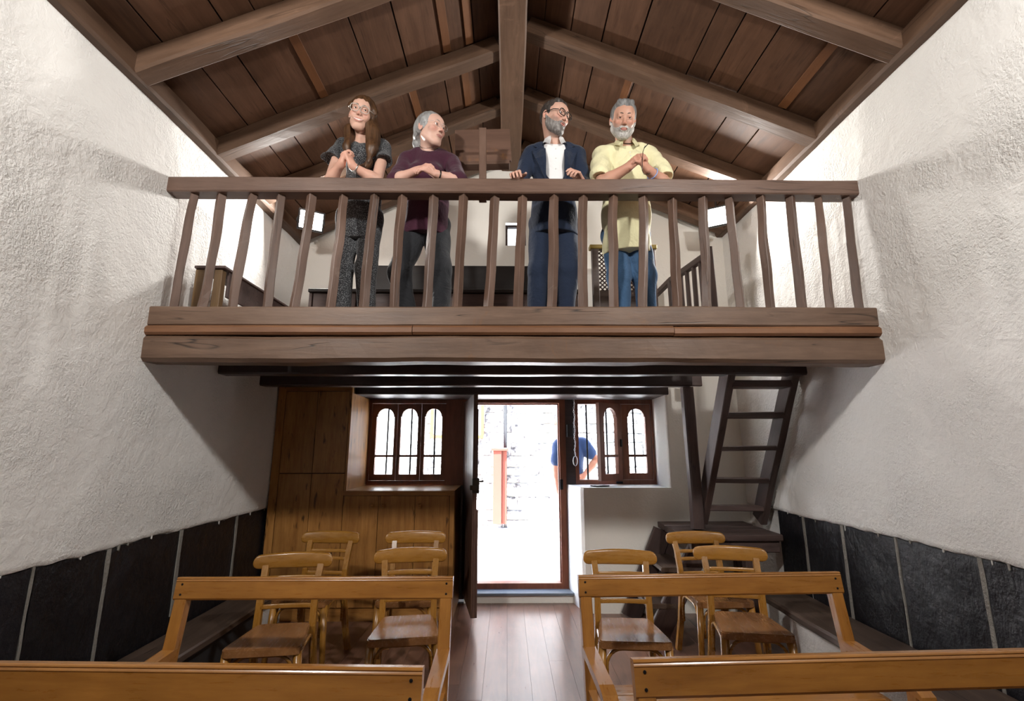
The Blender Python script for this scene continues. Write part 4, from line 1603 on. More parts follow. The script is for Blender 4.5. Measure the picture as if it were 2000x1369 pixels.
def hand(v, wrist, d, back, thumb, curl, spread=0.0, sc=1.0, tcurl=0.5):
    """palm and five fingers; d points to the fingertips, back is the back of the hand, thumb = +1/-1 picks the thumb side"""
    d = unit(d)
    b = unit(np.array(back) - d * np.dot(back, d))
    x = np.cross(d, b) * thumb
    w = np.array(wrist, float)
    M = np.stack([x, d, b], 1)
    v.box(w + d * 0.044 * sc, (0.037 * sc, 0.046 * sc, 0.0125 * sc), 0.011, 0.016, M)
    v.cone(w - d * 0.01, w + d * 0.03 * sc, 0.022 * sc, 0.022 * sc, 0.02)
    tips = []
    for q, (ox, L, r0) in enumerate(((0.029, 0.070, 0.0092), (0.0098, 0.079, 0.0095), (-0.0098, 0.073, 0.0090), (-0.028, 0.057, 0.0080))):
        p = w + d * 0.084 * sc + x * ox * sc + b * 0.001
        cu = curl[q] if isinstance(curl, (list, tuple)) else curl
        ang = 0.0
        for sgm, (fl, bend) in enumerate(((0.46, 0.85), (0.30, 1.05), (0.24, 0.65))):
            ang += cu * bend
            dd = d * math.cos(ang) - b * math.sin(ang) + x * spread * (ox / 0.03) * math.cos(ang)
            p2 = p + unit(dd) * L * fl * sc
            ra = r0 * sc * (1 - 0.11 * sgm)
            v.cone(p, p2, ra, ra * 0.90, 0.005 if sgm else 0.007)
            p = p2
        tips.append(p)
    p = w + d * 0.022 * sc + x * 0.030 * sc - b * 0.004
    d1_ = unit(x * (0.75 - 0.35 * tcurl) + d * 0.75 - b * (0.25 + 0.5 * tcurl))
    p2 = p + d1_ * 0.042 * sc
    v.cone(p, p2, 0.0135 * sc, 0.0105 * sc, 0.012)
    d2_ = unit(x * (0.35 - 0.7 * tcurl) + d * 0.85 - b * (0.25 + 0.55 * tcurl))
    v.cone(p2, p2 + d2_ * 0.030 * sc, 0.0105 * sc, 0.0082 * sc, 0.005)
    return tips


def head_volume(v, C, M, male, jaw=1.0, mouth_open=0.0, lid=0.0, smile=False):
    C = np.array(C, float)
    g = lambda p: C + M @ (np.array(p, float) * HS)
    e = lambda c, r, k=0.02, sub=False: v.ell(g(c), hs(r), k, M, sub)
    e((0, -0.016, 0.030), (0.0755, 0.097, 0.087), 0.01)
    e((0, 0.022, -0.035), (0.0605 * jaw, 0.069, 0.078), 0.03)
    e((0, 0.040, 0.035), (0.060, 0.052, 0.05), 0.03)
    for s_ in (-1, 1):
        v.cone(g((s_ * 0.053 * jaw, -0.002, -0.055)), g((s_ * 0.020, 0.062, -0.100)), 0.017, 0.017, 0.03)
        e((s_ * 0.040, 0.063, -0.020), (0.022, 0.020, 0.020), 0.022)
        e((s_ * 0.0315, 0.100, 0.008), (0.017, 0.017, 0.0115), 0.010, True)
        e((s_ * 0.0315, 0.0745, 0.0055), (0.0150, 0.0135, 0.0125), 0.004)
        v.cone(g((s_ * 0.0185, 0.0865, 0.0120 - lid)), g((s_ * 0.0315, 0.0905, 0.0155 - lid)), 0.0038, 0.0044, 0.003)
        v.cone(g((s_ * 0.0315, 0.0905, 0.0155 - lid)), g((s_ * 0.0450, 0.0815, 0.0110 - lid)), 0.0044, 0.0036, 0.003)
        v.cone(g((s_ * 0.0200, 0.0870, 0.0005)), g((s_ * 0.0430, 0.0830, 0.0005)), 0.0040, 0.0040, 0.004)
        e((s_ * 0.011, 0.098, -0.030), (0.008, 0.010, 0.0075), 0.006)
        # ear
        Me = M @ np.array([[math.cos(s_ * 0.35), -math.sin(s_ * 0.35), 0], [math.sin(s_ * 0.35), math.cos(s_ * 0.35), 0], [0, 0, 1]])
        v.ell(g((s_ * 0.080, -0.012, -0.004)), (0.007, 0.0185, 0.031), 0.006, Me)
        v.ell(g((s_ * 0.086, -0.008, -0.002)), (0.006, 0.009, 0.017), 0.004, Me, True)
    v.cone(g((-0.036, 0.078, 0.026)), g((0.036, 0.078, 0.026)), 0.011 if male else 0.008, 0.011 if male else 0.008, 0.015)
    v.cone(g((0, 0.084, 0.016)), g((0, 0.106, -0.024)), 0.0075, 0.0115 if male else 0.0095, 0.010)
    e((0, 0.066, -0.100), (0.022, 0.020, 0.017), 0.025)
    e((0, 0.083, -0.060), (0.024, 0.010, 0.014), 0.015)
    if smile:
        for s_ in (-1, 1):
            v.cone(g((s_ * 0.029, 0.080, -0.0515)), g((s_ * 0.010, 0.0925, -0.0565)), 0.0030, 0.0040, 0.005)
            v.cone(g((s_ * 0.029, 0.080, -0.0535)), g((s_ * 0.010, 0.0915, -0.0705)), 0.0030, 0.0046, 0.005)
            e((s_ * 0.041, 0.062, -0.036), (0.017, 0.018, 0.016), 0.02)
        v.cone(g((-0.010, 0.0925, -0.0565)), g((0.010, 0.0925, -0.0565)), 0.0040, 0.0040, 0.005)
        v.cone(g((-0.010, 0.0915, -0.0705)), g((0.010, 0.0915, -0.0705)), 0.0046, 0.0046, 0.005)
    else:
        e((0, 0.0925, -0.0565), (0.0225, 0.0065, 0.0045), 0.004)
        e((0, 0.0915, -0.0665), (0.0195, 0.0070, 0.0052), 0.004)
    if mouth_open:
        e((0, 0.098, -0.0615), (0.015, 0.010, mouth_open), 0.003, True)
    return g


def face_colour(pos, C, M, base, lips, male, smile=False, rosy=0.5):
    L = (pos - np.array(C)) @ M / HS
    col = np.tile(np.array(base, np.float32), (len(pos), 1))

    def blob(c, r, target, amt):
        d = np.sqrt((((L - np.array(c)) / np.array(r)) ** 2).sum(1))
        w = np.clip(1.6 - 1.6 * d, 0, 1)[:, None] * amt
        col[:] = col * (1 - w) + np.array(target, np.float32) * w
    red = (base[0] * 0.95, base[1] * 0.62, base[2] * 0.58)
    for s_ in (-1, 1):
        blob((s_ * 0.040, 0.07, -0.025), (0.03, 0.04, 0.026), red, rosy)
        blob((s_ * 0.082, -0.01, 0), (0.02, 0.03, 0.04), red, 0.5)
        blob((s_ * 0.0315, 0.09, 0.006), (0.022, 0.02, 0.013), (base[0] * 0.55, base[1] * 0.42, base[2] * 0.40), 0.6)
    blob((0, 0.108, -0.026), (0.018, 0.02, 0.016), red, rosy)
    X_, Z_ = L[:, 0], L[:, 2]
    hw = 0.030 if smile else 0.025
    zc = -0.0625 + (7.5 if smile else 1.5) * X_ ** 2
    en = np.sqrt(np.clip(1 - (X_ / hw) ** 2, 0, 1))
    front = (L[:, 1] > 0.065) & (np.abs(X_) < hw)
    gap = (0.0034 if smile else 0.0012) * en
    lip = front & (Z_ < zc + gap + 0.0062 * en) & (Z_ > zc - gap - 0.0085 * en)
    col[lip] = col[lip] * 0.15 + np.array(lips, np.float32) * 0.85
    inner = front & (np.abs(Z_ - zc) < gap)
    col[inner] = (0.80, 0.77, 0.71) if smile else (0.12, 0.035, 0.03)
    return col


def eyes_brows(root, C, M, look, browcol, g, brow_w=0.0045):
    lk = unit(look)
    for s_ in (-1, 1):
        c = g((s_ * 0.0315, 0.0782, 0.0060))
        me = MB()
        n = 10
        prof = [(0.0128 * math.sin(math.pi * i / n) + 1e-5, -0.0128 * math.cos(math.pi * i / n)) for i in range(n + 1)]
        eye = me.lathe(prof, 14).build('eye', EYEW, root, Matrix.Translation(c), smooth=True)
        q = Vector(lk).to_track_quat('Z', 'Y').to_matrix().to_4x4()
        MB().lathe([(1e-5, 0.0138), (0.003, 0.0136), (0.0058, 0.0120), (0.0058, 0.009)], 12).build('iris', IRIS, eye, q, smooth=True)
        pts = [g((s_ * a, b, c_)) for a, b, c_ in ((0.013, 0.0935, 0.0300), (0.024, 0.0925, 0.0330), (0.036, 0.0865, 0.0325), (0.048, 0.0755, 0.0260))]
        MB().tube(pts, [brow_w * 0.8, brow_w, brow_w * 0.9, brow_w * 0.4], 6).build('eyebrow', browcol, root, smooth=True)


def spectacles(root, g, mat, r, w=0.026, hh=0.021):
    gl = None
    m = MB()
    for s_ in (-1, 1):
        pts = []
        for t in range(20):
            a = t * 2 * math.pi / 20
            ca, sa = math.cos(a), math.sin(a)
            px = math.copysign(abs(ca) ** 0.7, ca) * w
            pz = math.copysign(abs(sa) ** 0.7, sa) * hh
            pts.append(g((s_ * 0.0325 + px, 0.1045 - 0.10 * abs(s_ * 0.0325 + px) ** 1.6 * 3.2, 0.004 + pz)))
        m.tube(pts, r, 6, closed=True)
        m.tube([g((s_ * 0.059, 0.090, 0.014)), g((s_ * 0.080, 0.060, 0.013)), g((s_ * 0.0835, -0.01, 0.010)), g((s_ * 0.083, -0.028, -0.008))], r * 0.95, 6)
    m.tube([g((-0.009, 0.104, 0.010)), g((0, 0.107, 0.013)), g((0.009, 0.104, 0.010))], r, 6)
    return m.build('spectacles', mat, root, smooth=True)


def front_y(me, root):
    """finds the front surface of a garment: y at a given x, z (world)"""
    from mathutils.bvhtree import BVHTree
    vs = [v.co.copy() for v in me.vertices]
    bv = BVHTree.FromPolygons(vs, [tuple(p.vertices) for p in me.polygons])
    o = Vector(root.location)

    def f(x, z, dflt=3.0):
        h = bv.ray_cast(Vector((x, 2.6, z)) - o, Vector((0, 1, 0)), 1.0)
        return (h[0] + o).y if h[0] is not None else dflt
    return f


def person_root(name, x, y, z, label):
    o = empty('person', (x, y, z))
    tag(o, label, 'person')
    return o


def put(me, name, mat, root, parent=None):
    """world-space mesh under a root at its own place"""
    o = link(name, me, mat, parent or root)
    me.transform(Matrix.Translation(-Vector(root.location)))
    return o


def rel(root, g):
    b = np.array(root.location)
    return lambda p: Vector(g(p) - b)


H1 = 0.0034
MID = dict()


def legs(v, hips, knees, ankles, rh, rk, ra, hipc, hipr):
    v.ell(hipc, hipr, 0.05)
    for h_, k_, a_ in zip(hips, knees, ankles):
        v.chain([h_, k_, a_], [rh, rk, ra], 0.03)
    return v


def shoes(root, ankles, mat):
    for (x, y, z) in ankles:
        v = Vol((x - 0.1, y - 0.26, LOFT - 0.01 if z > 1 else z - 0.12), (x + 0.1, y + 0.14, z + 0.10), 0.008)
        zf = z - 0.04
        v.cone((x, y + 0.03, zf + 0.01), (x, y - 0.13, zf), 0.042, 0.044, 0.02)
        v.cone((x, y + 0.01, zf + 0.01), (x, y + 0.01, zf + 0.07), 0.042, 0.042, 0.03)
        me, _ = v.mesh('shoe')
        put(me, 'shoe', mat, root)


def build_body(root, P):
    """head, neck, trunk, arms and hands as one skin surface"""
    lo = np.array(P['lo'])
    hi = np.array(P['hi'])
    v = Vol(lo, hi, H1)
    M = P['M']
    C = np.array(P['head'])
    g = head_volume(v, C, M, P['male'], P.get('jaw', 1.0), P.get('open', 0.0), P.get('lid', 0.0), P.get('smile', False))
    nb = np.array(P['neck'])
    rn = 0.056 if P['male'] else 0.047
    v.cone(g((0, -0.030, -0.045)), nb, rn * 0.97, rn * 1.08, 0.025)
    v.cone(g((0, 0.0, -0.07)), nb + [0, -0.03, 0.0], rn * 0.6, rn * 0.7, 0.03)
    sL, sR = [np.array(q) for q in P['sho']]
    mid = (sL + sR) / 2
    v.cone(sL * 0.7 + mid * 0.3, sR * 0.7 + mid * 0.3, 0.040, 0.040, 0.045)
    pel = np.array(P['hip'])
    v.cone(mid + [0, -0.005, -0.06], mid * 0.4 + pel * 0.6, 0.095, 0.085, 0.06, flat=(1, 0.8))
    v.ell(mid + [0, -0.030, -0.075], (0.100, 0.066, 0.10), 0.03)
    for s_, e_, w_ in zip(P['sho'], P['elb'], P['wri']):
        ru, re, rw = P['armr']
        s_, e_, w_ = np.array(s_), np.array(e_), np.array(w_)
        v.cone(s_, e_, ru, re, 0.012)
        f1 = e_ * 0.72 + w_ * 0.28
        v.cone(e_, f1, re, re * 1.04, 0.02)
        v.cone(f1, w_, re * 1.04, rw, 0.02)
    for hd in P['hands']:
        hand(v, **hd)
    me, pos = v.mesh('body')
    # facial blends apply near the head only
    col = face_colour(pos, C, M, P['skin'], P['lips'], P['male'], P.get('smile', False), P.get('rosy', 0.5))
    far = np.linalg.norm(pos - C, axis=1) > 0.17
    col[far] = P['skin']
    for w_ in P['wri']:
        d = np.linalg.norm(pos - np.array(w_), axis=1)
        k = np.clip(1.4 - d / 0.14, 0, 1)[:, None] * 0.35
        col = col * (1 - k) + np.array((P['skin'][0] * 0.95, P['skin'][1] * 0.74, P['skin'][2] * 0.70)) * k
    if 'stubble' in P:
        L = (pos - C) @ M / HS
        amt, sc_ = P['stubble']
        low = np.clip((-0.018 - L[:, 2]) / 0.02, 0, 1) * np.clip((0.14 + L[:, 2]) / 0.02, 0, 1) * np.clip((L[:, 1] + 0.005) / 0.02, 0, 1)
        mouth = np.clip(1.5 - np.sqrt((L[:, 0] / 0.030) ** 2 + ((L[:, 2] + 0.0615) / 0.012) ** 2), 0, 1)
        nose = np.clip(1.5 - np.sqrt((L[:, 0] / 0.022) ** 2 + ((L[:, 2] + 0.022) / 0.022) ** 2), 0, 1)
        cheek = np.clip((np.abs(L[:, 0]) * 0.55 - 0.062 - L[:, 2] * 0.0 + (-0.02 - L[:, 2]) * 0.6 + 0.045) / 0.02, 0, 1)
        w = (low * (1 - mouth) * (1 - nose) * np.maximum(cheek, np.clip((-0.036 - L[:, 2]) / 0.01, 0, 1)) * amt)[:, None]
        w[far] = 0
        rs_ = np.random.RandomState(1).uniform(0.6, 1.0, (len(pos), 1))
        w = w * rs_
        col = col * (1 - w) + np.array(sc_) * w
    colour_attr(me, col.astype(np.float32))
    put(me, 'body', SKIN, root)
    return g


def clasp(C, d, back, off=0.008, sc=1.0, curl=0.9, sep=0.028, tc=0.2):
    """two hands folded into each other about C; d and back are given for the hand on the viewer's left"""
    C = np.array(C, float)
    d = unit(d)
    mir = np.array([-1, 1, 1])
    dl, bl = d, unit(back)
    dr, br = d * mir, unit(back) * mir
    wl = C - dl * 0.075 * sc + bl * 0.016 + np.array([0, 0, off])
    wr = C - dr * 0.075 * sc + br * 0.016 - np.array([0, 0, off])
    # the viewer's left hand is the person's right hand: its thumb lies on the upper side
    return [dict(wrist=wl, d=dl, back=bl, thumb=_ts(dl, bl), curl=curl, sc=sc, tcurl=tc), dict(wrist=wr, d=dr, back=br, thumb=_ts(dr, br), curl=curl, sc=sc, tcurl=tc)], [wl, wr]


def _ts(d, b):
    x = np.cross(unit(d), unit(np.array(b)))
    return 1.0 if x[2] + 0.3 * x[1] * -1 > 0 else -1.0


# ---- the woman with long brown hair
def woman_brown():
    root = person_root('person', -1.07, 3.2, LOFT, 'smiling woman with long brown hair, glasses and speckled grey outfit leaning on the rail')
    M = head_frame((0.15, -1.0, -0.30), 11)
    C = (-1.030, 2.985, 3.800)
    hands, wr = clasp((-1.062, 2.845, 3.385), (0.34, -0.25, 0.90), (-0.85, -0.45, 0.25), sc=0.92, curl=0.95)
    P = dict(lo=(-1.33, 2.74, 3.17), hi=(-0.74, 3.26, 3.95), M=M, head=C, male=False, neck=(-1.035, 3.07, 3.665), sho=((-1.195, 3.09, 3.625), (-0.890, 3.09, 3.615)),
             elb=((-1.205, 2.955, 3.275), (-0.888, 2.955, 3.272)), wri=wr, hip=(-1.07, 3.22, 3.2), armr=(0.043, 0.036, 0.024), hands=hands,
             skin=(0.62, 0.385, 0.295), lips=(0.50, 0.17, 0.15), smile=True, open=0.0, jaw=0.95)
    g = build_body(root, P)
    gr = rel(root, g)
    eyes_brows(root, C, M, (0.35, -0.95, -0.22), plain('dark brown brow', (0.05, 0.025, 0.015), 0.6), gr, 0.0032)
    sp = spectacles(root, gr, CLRF, 0.0024, 0.027, 0.0225)
    SP = cloth_mat('speckled charcoal fabric', (0.030, 0.031, 0.034), 0.3, speck=(0.30, 0.31, 0.32))
    v = Vol((-1.36, 2.84, 2.95), (-0.72, 3.42, 3.76), 0.005)
    v.cone((-1.17, 3.095, 3.635), (-0.905, 3.095, 3.625), 0.050, 0.050, 0.05)
    v.cone((-1.035, 3.09, 3.53), (-1.05, 3.17, 3.30), 0.118, 0.112, 0.06, flat=(1, 0.85))
    v.cone((-1.05, 3.17, 3.32), (-1.07, 3.22, 3.05), 0.112, 0.150, 0.06, flat=(1, 0.8))
    v.ell((-1.085, 3.01, 3.52), (0.060, 0.055, 0.060), 0.05).ell((-0.985, 3.01, 3.51), (0.060, 0.055, 0.060), 0.05)
    v.cone((-1.195, 3.09, 3.625), (-1.222, 3.015, 3.475), 0.050, 0.058, 0.03)
    v.cone((-1.222, 3.015, 3.475), (-1.232, 2.995, 3.445), 0.058, 0.064, 0.01)
    v.cone((-0.890, 3.09, 3.615), (-0.868, 3.015, 3.465), 0.050, 0.056, 0.03)
    v.cone((-0.868, 3.015, 3.465), (-0.860, 2.995, 3.435), 0.056, 0.062, 0.01)
    v.cone((-1.235, 2.985, 3.415), (-1.235, 2.96, 3.36), 0.075, 0.085, 0.004, sub=True)
    v.cone((-0.858, 2.985, 3.405), (-0.858, 2.96, 3.35), 0.075, 0.085, 0.004, sub=True)
    v.cone((-1.032, 3.02, 3.74), (-1.032, 2.93, 3.53), 0.062, 0.016, 0.01, sub=True)
    v.cone((-1.032, 3.07, 3.67), (-1.032, 3.06, 3.78), 0.066, 0.085, 0.01, sub=True)
    v.folds(0.0042, 44, 26, 30)
    me, _ = v.mesh('blouse')
    put(me, 'blouse', SP, root)
    v = Vol((-1.36, 3.02, 2.33), (-0.80, 3.45, 3.30), 0.006)
    legs(v, ((-1.16, 3.24, 3.10), (-1.00, 3.24, 3.10)), ((-1.165, 3.20, 2.74), (-0.995, 3.19, 2.74)), ((-1.165, 3.25, 2.36), (-0.985, 3.24, 2.36)), 0.088, 0.072, 0.060, (-1.08, 3.23, 3.15), (0.175, 0.12, 0.13))
    v.folds(0.004, 30, 22, 17)
    me, _ = v.mesh('trousers')
    put(me, 'trousers', SP, root)
    # hair
    HB = hair_mat('brown hair', (0.028, 0.013, 0.006), (0.13, 0.062, 0.026))
    v = Vol((-1.25, 2.80, 3.34), (-0.84, 3.24, 3.97), 0.0045)
    gg = g
    v.ell(gg((0, -0.020, 0.034)), hs((0.088, 0.110, 0.096)), 0.01, M)
    v.ell(gg((0, 0.110, -0.035)), hs((0.062, 0.078, 0.108)), 0.012, M, True)
    v.ell(gg((0, 0.06, -0.08)), hs((0.064, 0.08, 0.09)), 0.012, M, True)
    v.ell((-1.022, 3.025, 3.62), (0.118, 0.080, 0.235), 0.04)
    v.chain([gg((-0.076, 0.020, 0.03)), (-1.110, 2.985, 3.68), (-1.100, 2.955, 3.53), (-1.085, 2.935, 3.43)], [0.018, 0.028, 0.030, 0.008], 0.04)
    v.chain([gg((0.076, 0.020, 0.03)), (-0.940, 2.985, 3.67), (-0.935, 2.955, 3.52), (-0.948, 2.930, 3.39)], [0.018, 0.028, 0.032, 0.008], 0.04)
    v.cone(gg((0, 0.10, -0.06)), (-1.020, 2.90, 3.36), 0.058, 0.046, 0.02, sub=True)
    v.cone(gg((0, 0.02, -0.08)), (-1.022, 2.96, 3.36), 0.054, 0.048, 0.02, sub=True)
    v.box((-1.03, 3.02, 3.30), (0.3, 0.3, 0.085), 0.01, 0.03, None, True)
    v.cone(gg((0, 0.10, 0.135)), gg((0, 0.0, 0.138)), 0.006, 0.006, 0.012, sub=True)
    v.folds(0.0028, 120, 90, 5)
    me, _ = v.mesh('hair')
    put(me, 'hair', HB, root)
    # watch
    w = wr[1]
    q = Vector(unit(np.array(w) - np.array(P['elb'][1]))).to_track_quat('Z', 'Y').to_matrix().to_4x4()
    q.translation = Vector(np.array(w) * 0.86 + np.array(P['elb'][1]) * 0.14) - root.location
    pts = [(0.029 * math.cos(t * math.pi / 10), 0.029 * math.sin(t * math.pi / 10), 0) for t in range(20)]
    wt = MB().tube(pts, 0.0045, 6, closed=True).build('watch', STEEL, root, q, smooth=True)
    MB().lathe([(0.014, 0.026), (0.015, 0.033), (0.012, 0.037), (0.001, 0.0375)], 14, axis='y').build('watch_face', STEEL, wt, Matrix.Rotation(math.pi, 4, 'Z'))
    shoes(root, ((-1.165, 3.25, 2.37), (-0.985, 3.24, 2.37)), plain('black shoe leather', (0.01, 0.01, 0.01), 0.4))
    return root


def woman_grey():
    root = person_root('person', -0.58, 3.25, LOFT, 'grey haired woman in a burgundy top with hands folded on the rail, looking aside')
    M = head_frame((0.82, -0.60, -0.16), -4)
    C = (-0.545, 3.005, 3.700)
    hands, wr = clasp((-0.545, 2.850, 3.288), (0.80, -0.42, 0.18), (-0.25, -0.72, 0.62), sc=0.95, curl=0.62, off=0.009)
    P = dict(lo=(-0.86, 2.74, 3.12), hi=(-0.24, 3.28, 3.84), M=M, head=C, male=False, neck=(-0.575, 3.085, 3.56), sho=((-0.728, 3.11, 3.530), (-0.398, 3.11, 3.510)),
             elb=((-0.762, 2.960, 3.280), (-0.335, 2.960, 3.276)), wri=wr, hip=(-0.60, 3.25, 3.15), armr=(0.044, 0.038, 0.026), hands=hands,
             skin=(0.62, 0.40, 0.32), lips=(0.42, 0.17, 0.15), rosy=0.75, jaw=1.05)
    g = build_body(root, P)
    gr = rel(root, g)
    eyes_brows(root, C, M, (0.82, -0.55, -0.20), plain('grey brow', (0.22, 0.20, 0.18), 0.6), gr, 0.0026)
    spectacles(root, gr, STEEL, 0.0009, 0.024, 0.017)
    BU = cloth_mat('burgundy jersey', (0.050, 0.012, 0.026), 0.35, var=0.3)
    v = Vol((-0.90, 2.86, 2.90), (-0.22, 3.45, 3.66), 0.005)
    v.cone((-0.71, 3.115, 3.535), (-0.415, 3.115, 3.518), 0.058, 0.058, 0.05)
    v.cone((-0.65, 3.12, 3.56), (-0.49, 3.12, 3.555), 0.060, 0.060, 0.05)
    v.cone((-0.565, 3.11, 3.475), (-0.58, 3.18, 3.20), 0.128, 0.135, 0.06, flat=(1, 0.85))
    v.cone((-0.58, 3.18, 3.22), (-0.60, 3.25, 3.02), 0.135, 0.172, 0.06, flat=(1, 0.8))
    v.ell((-0.625, 3.03, 3.38), (0.070, 0.062, 0.07), 0.05).ell((-0.515, 3.03, 3.375), (0.070, 0.062, 0.07), 0.05)
    for sx, sz, ex in ((-0.728, 3.53, -0.766), (-0.398, 3.51, -0.330)):
        v.cone((sx, 3.11, sz), (ex, 2.968, 3.288), 0.055, 0.055, 0.03)
        wx = wr[0] if sx < -0.6 else wr[1]
        ee = np.array((ex, 2.968, 3.288))
        v.cone(ee, ee * 0.70 + np.array(wx) * 0.30, 0.053, 0.047, 0.02)
    v.ell((-0.562, 3.04, 3.62), (0.070, 0.090, 0.075), 0.01, None, True)
    v.box((-0.60, 3.2, 2.90), (0.4, 0.4, 0.095), 0.01, 0.006, None, True)
    v.folds(0.004, 30, 22, 24, 1.0)
    me, _ = v.mesh('top')
    put(me, 'top', BU, root)
    v = Vol((-0.92, 3.0, 2.33), (-0.28, 3.50, 3.22), 0.006)
    legs(v, ((-0.68, 3.26, 3.05), (-0.52, 3.26, 3.05)), ((-0.755, 3.17, 2.70), (-0.475, 3.20, 2.72)), ((-0.695, 3.28, 2.36), (-0.462, 3.26, 2.36)), 0.098, 0.078, 0.058, (-0.60, 3.26, 3.10), (0.185, 0.13, 0.12))
    v.folds(0.005, 28, 20, 24, 2.0)
    me, _ = v.mesh('trousers')
    put(me, 'trousers', cloth_mat('black grey trousers', (0.018, 0.019, 0.022), 0.5), root)
    HG = hair_mat('silver grey hair', (0.13, 0.13, 0.13), (0.42, 0.42, 0.41))
    v = Vol((-0.74, 2.86, 3.48), (-0.38, 3.20, 3.85), 0.004)
    v.ell(g((0, -0.022, 0.030)), hs((0.085, 0.108, 0.095)), 0.01, M)
    v.ell(g((0, 0.105, -0.045)), hs((0.075, 0.085, 0.112)), 0.012, M, True)
    v.box(g((0, 0.045, -0.125)), hs((0.12, 0.115, 0.085)), 0.02, 0.01, M, True)
    v.chain([g((0, -0.085, 0.01)), g((0, -0.110, -0.07)), g((0, -0.085, -0.150)), g((0, -0.075, -0.185))], [0.055, 0.036, 0.024, 0.008], 0.03)
    v.cone(g((-0.074, 0.01, 0.045)), g((-0.045, -0.09, -0.04)), 0.014, 0.022, 0.02)
    v.cone(g((0.074, 0.01, 0.045)), g((0.045, -0.09, -0.04)), 0.014, 0.022, 0.02)
    v.folds(0.0022, 90, 100, 40)
    me, _ = v.mesh('hair')
    put(me, 'hair', HG, root)
    w = wr[1]
    ax = unit(np.array(w) - np.array(P['elb'][1]))
    q = Vector(ax).to_track_quat('Z', 'Y').to_matrix().to_4x4()
    q.translation = Vector(np.array(w) * 0.85 + np.array(P['elb'][1]) * 0.15) - root.location
    pts = [(0.031 * math.cos(t * math.pi / 10), 0.031 * math.sin(t * math.pi / 10), 0) for t in range(20)]
    wt = MB().tube(pts, 0.0050, 6, closed=True).build('watch', BLKF, root, q, smooth=True)
    MB().lathe([(0.013, 0.028), (0.014, 0.036), (0.011, 0.039), (0.001, 0.0395)], 14, axis='y').build('watch_face', BRASS, wt, Matrix.Rotation(math.pi, 4, 'Z'))
    pts = [(-0.562 + 0.066 * math.cos(a), 3.045 - 0.085 * math.sin(a), 3.60 - 0.075 * max(0, math.sin(a)) ** 1.5) for a in [math.pi * t / 16 for t in range(17)]]
    MB().tube([Vector(p) - root.location for p in pts], 0.0014, 5).build('necklace', BLKF, root, smooth=True)
    m = MB()
    for i in range(5):
        for j in range(3):
            m.box(0.09 + i * 0.012, 0.095 + i * 0.012, -0.305, -0.298, 1.005 + j * 0.011, 1.010 + j * 0.011)
    shoes(root, ((-0.695, 3.28, 2.37), (-0.462, 3.26, 2.37)), plain('black shoe leather', (0.01, 0.01, 0.01), 0.4))
    return root


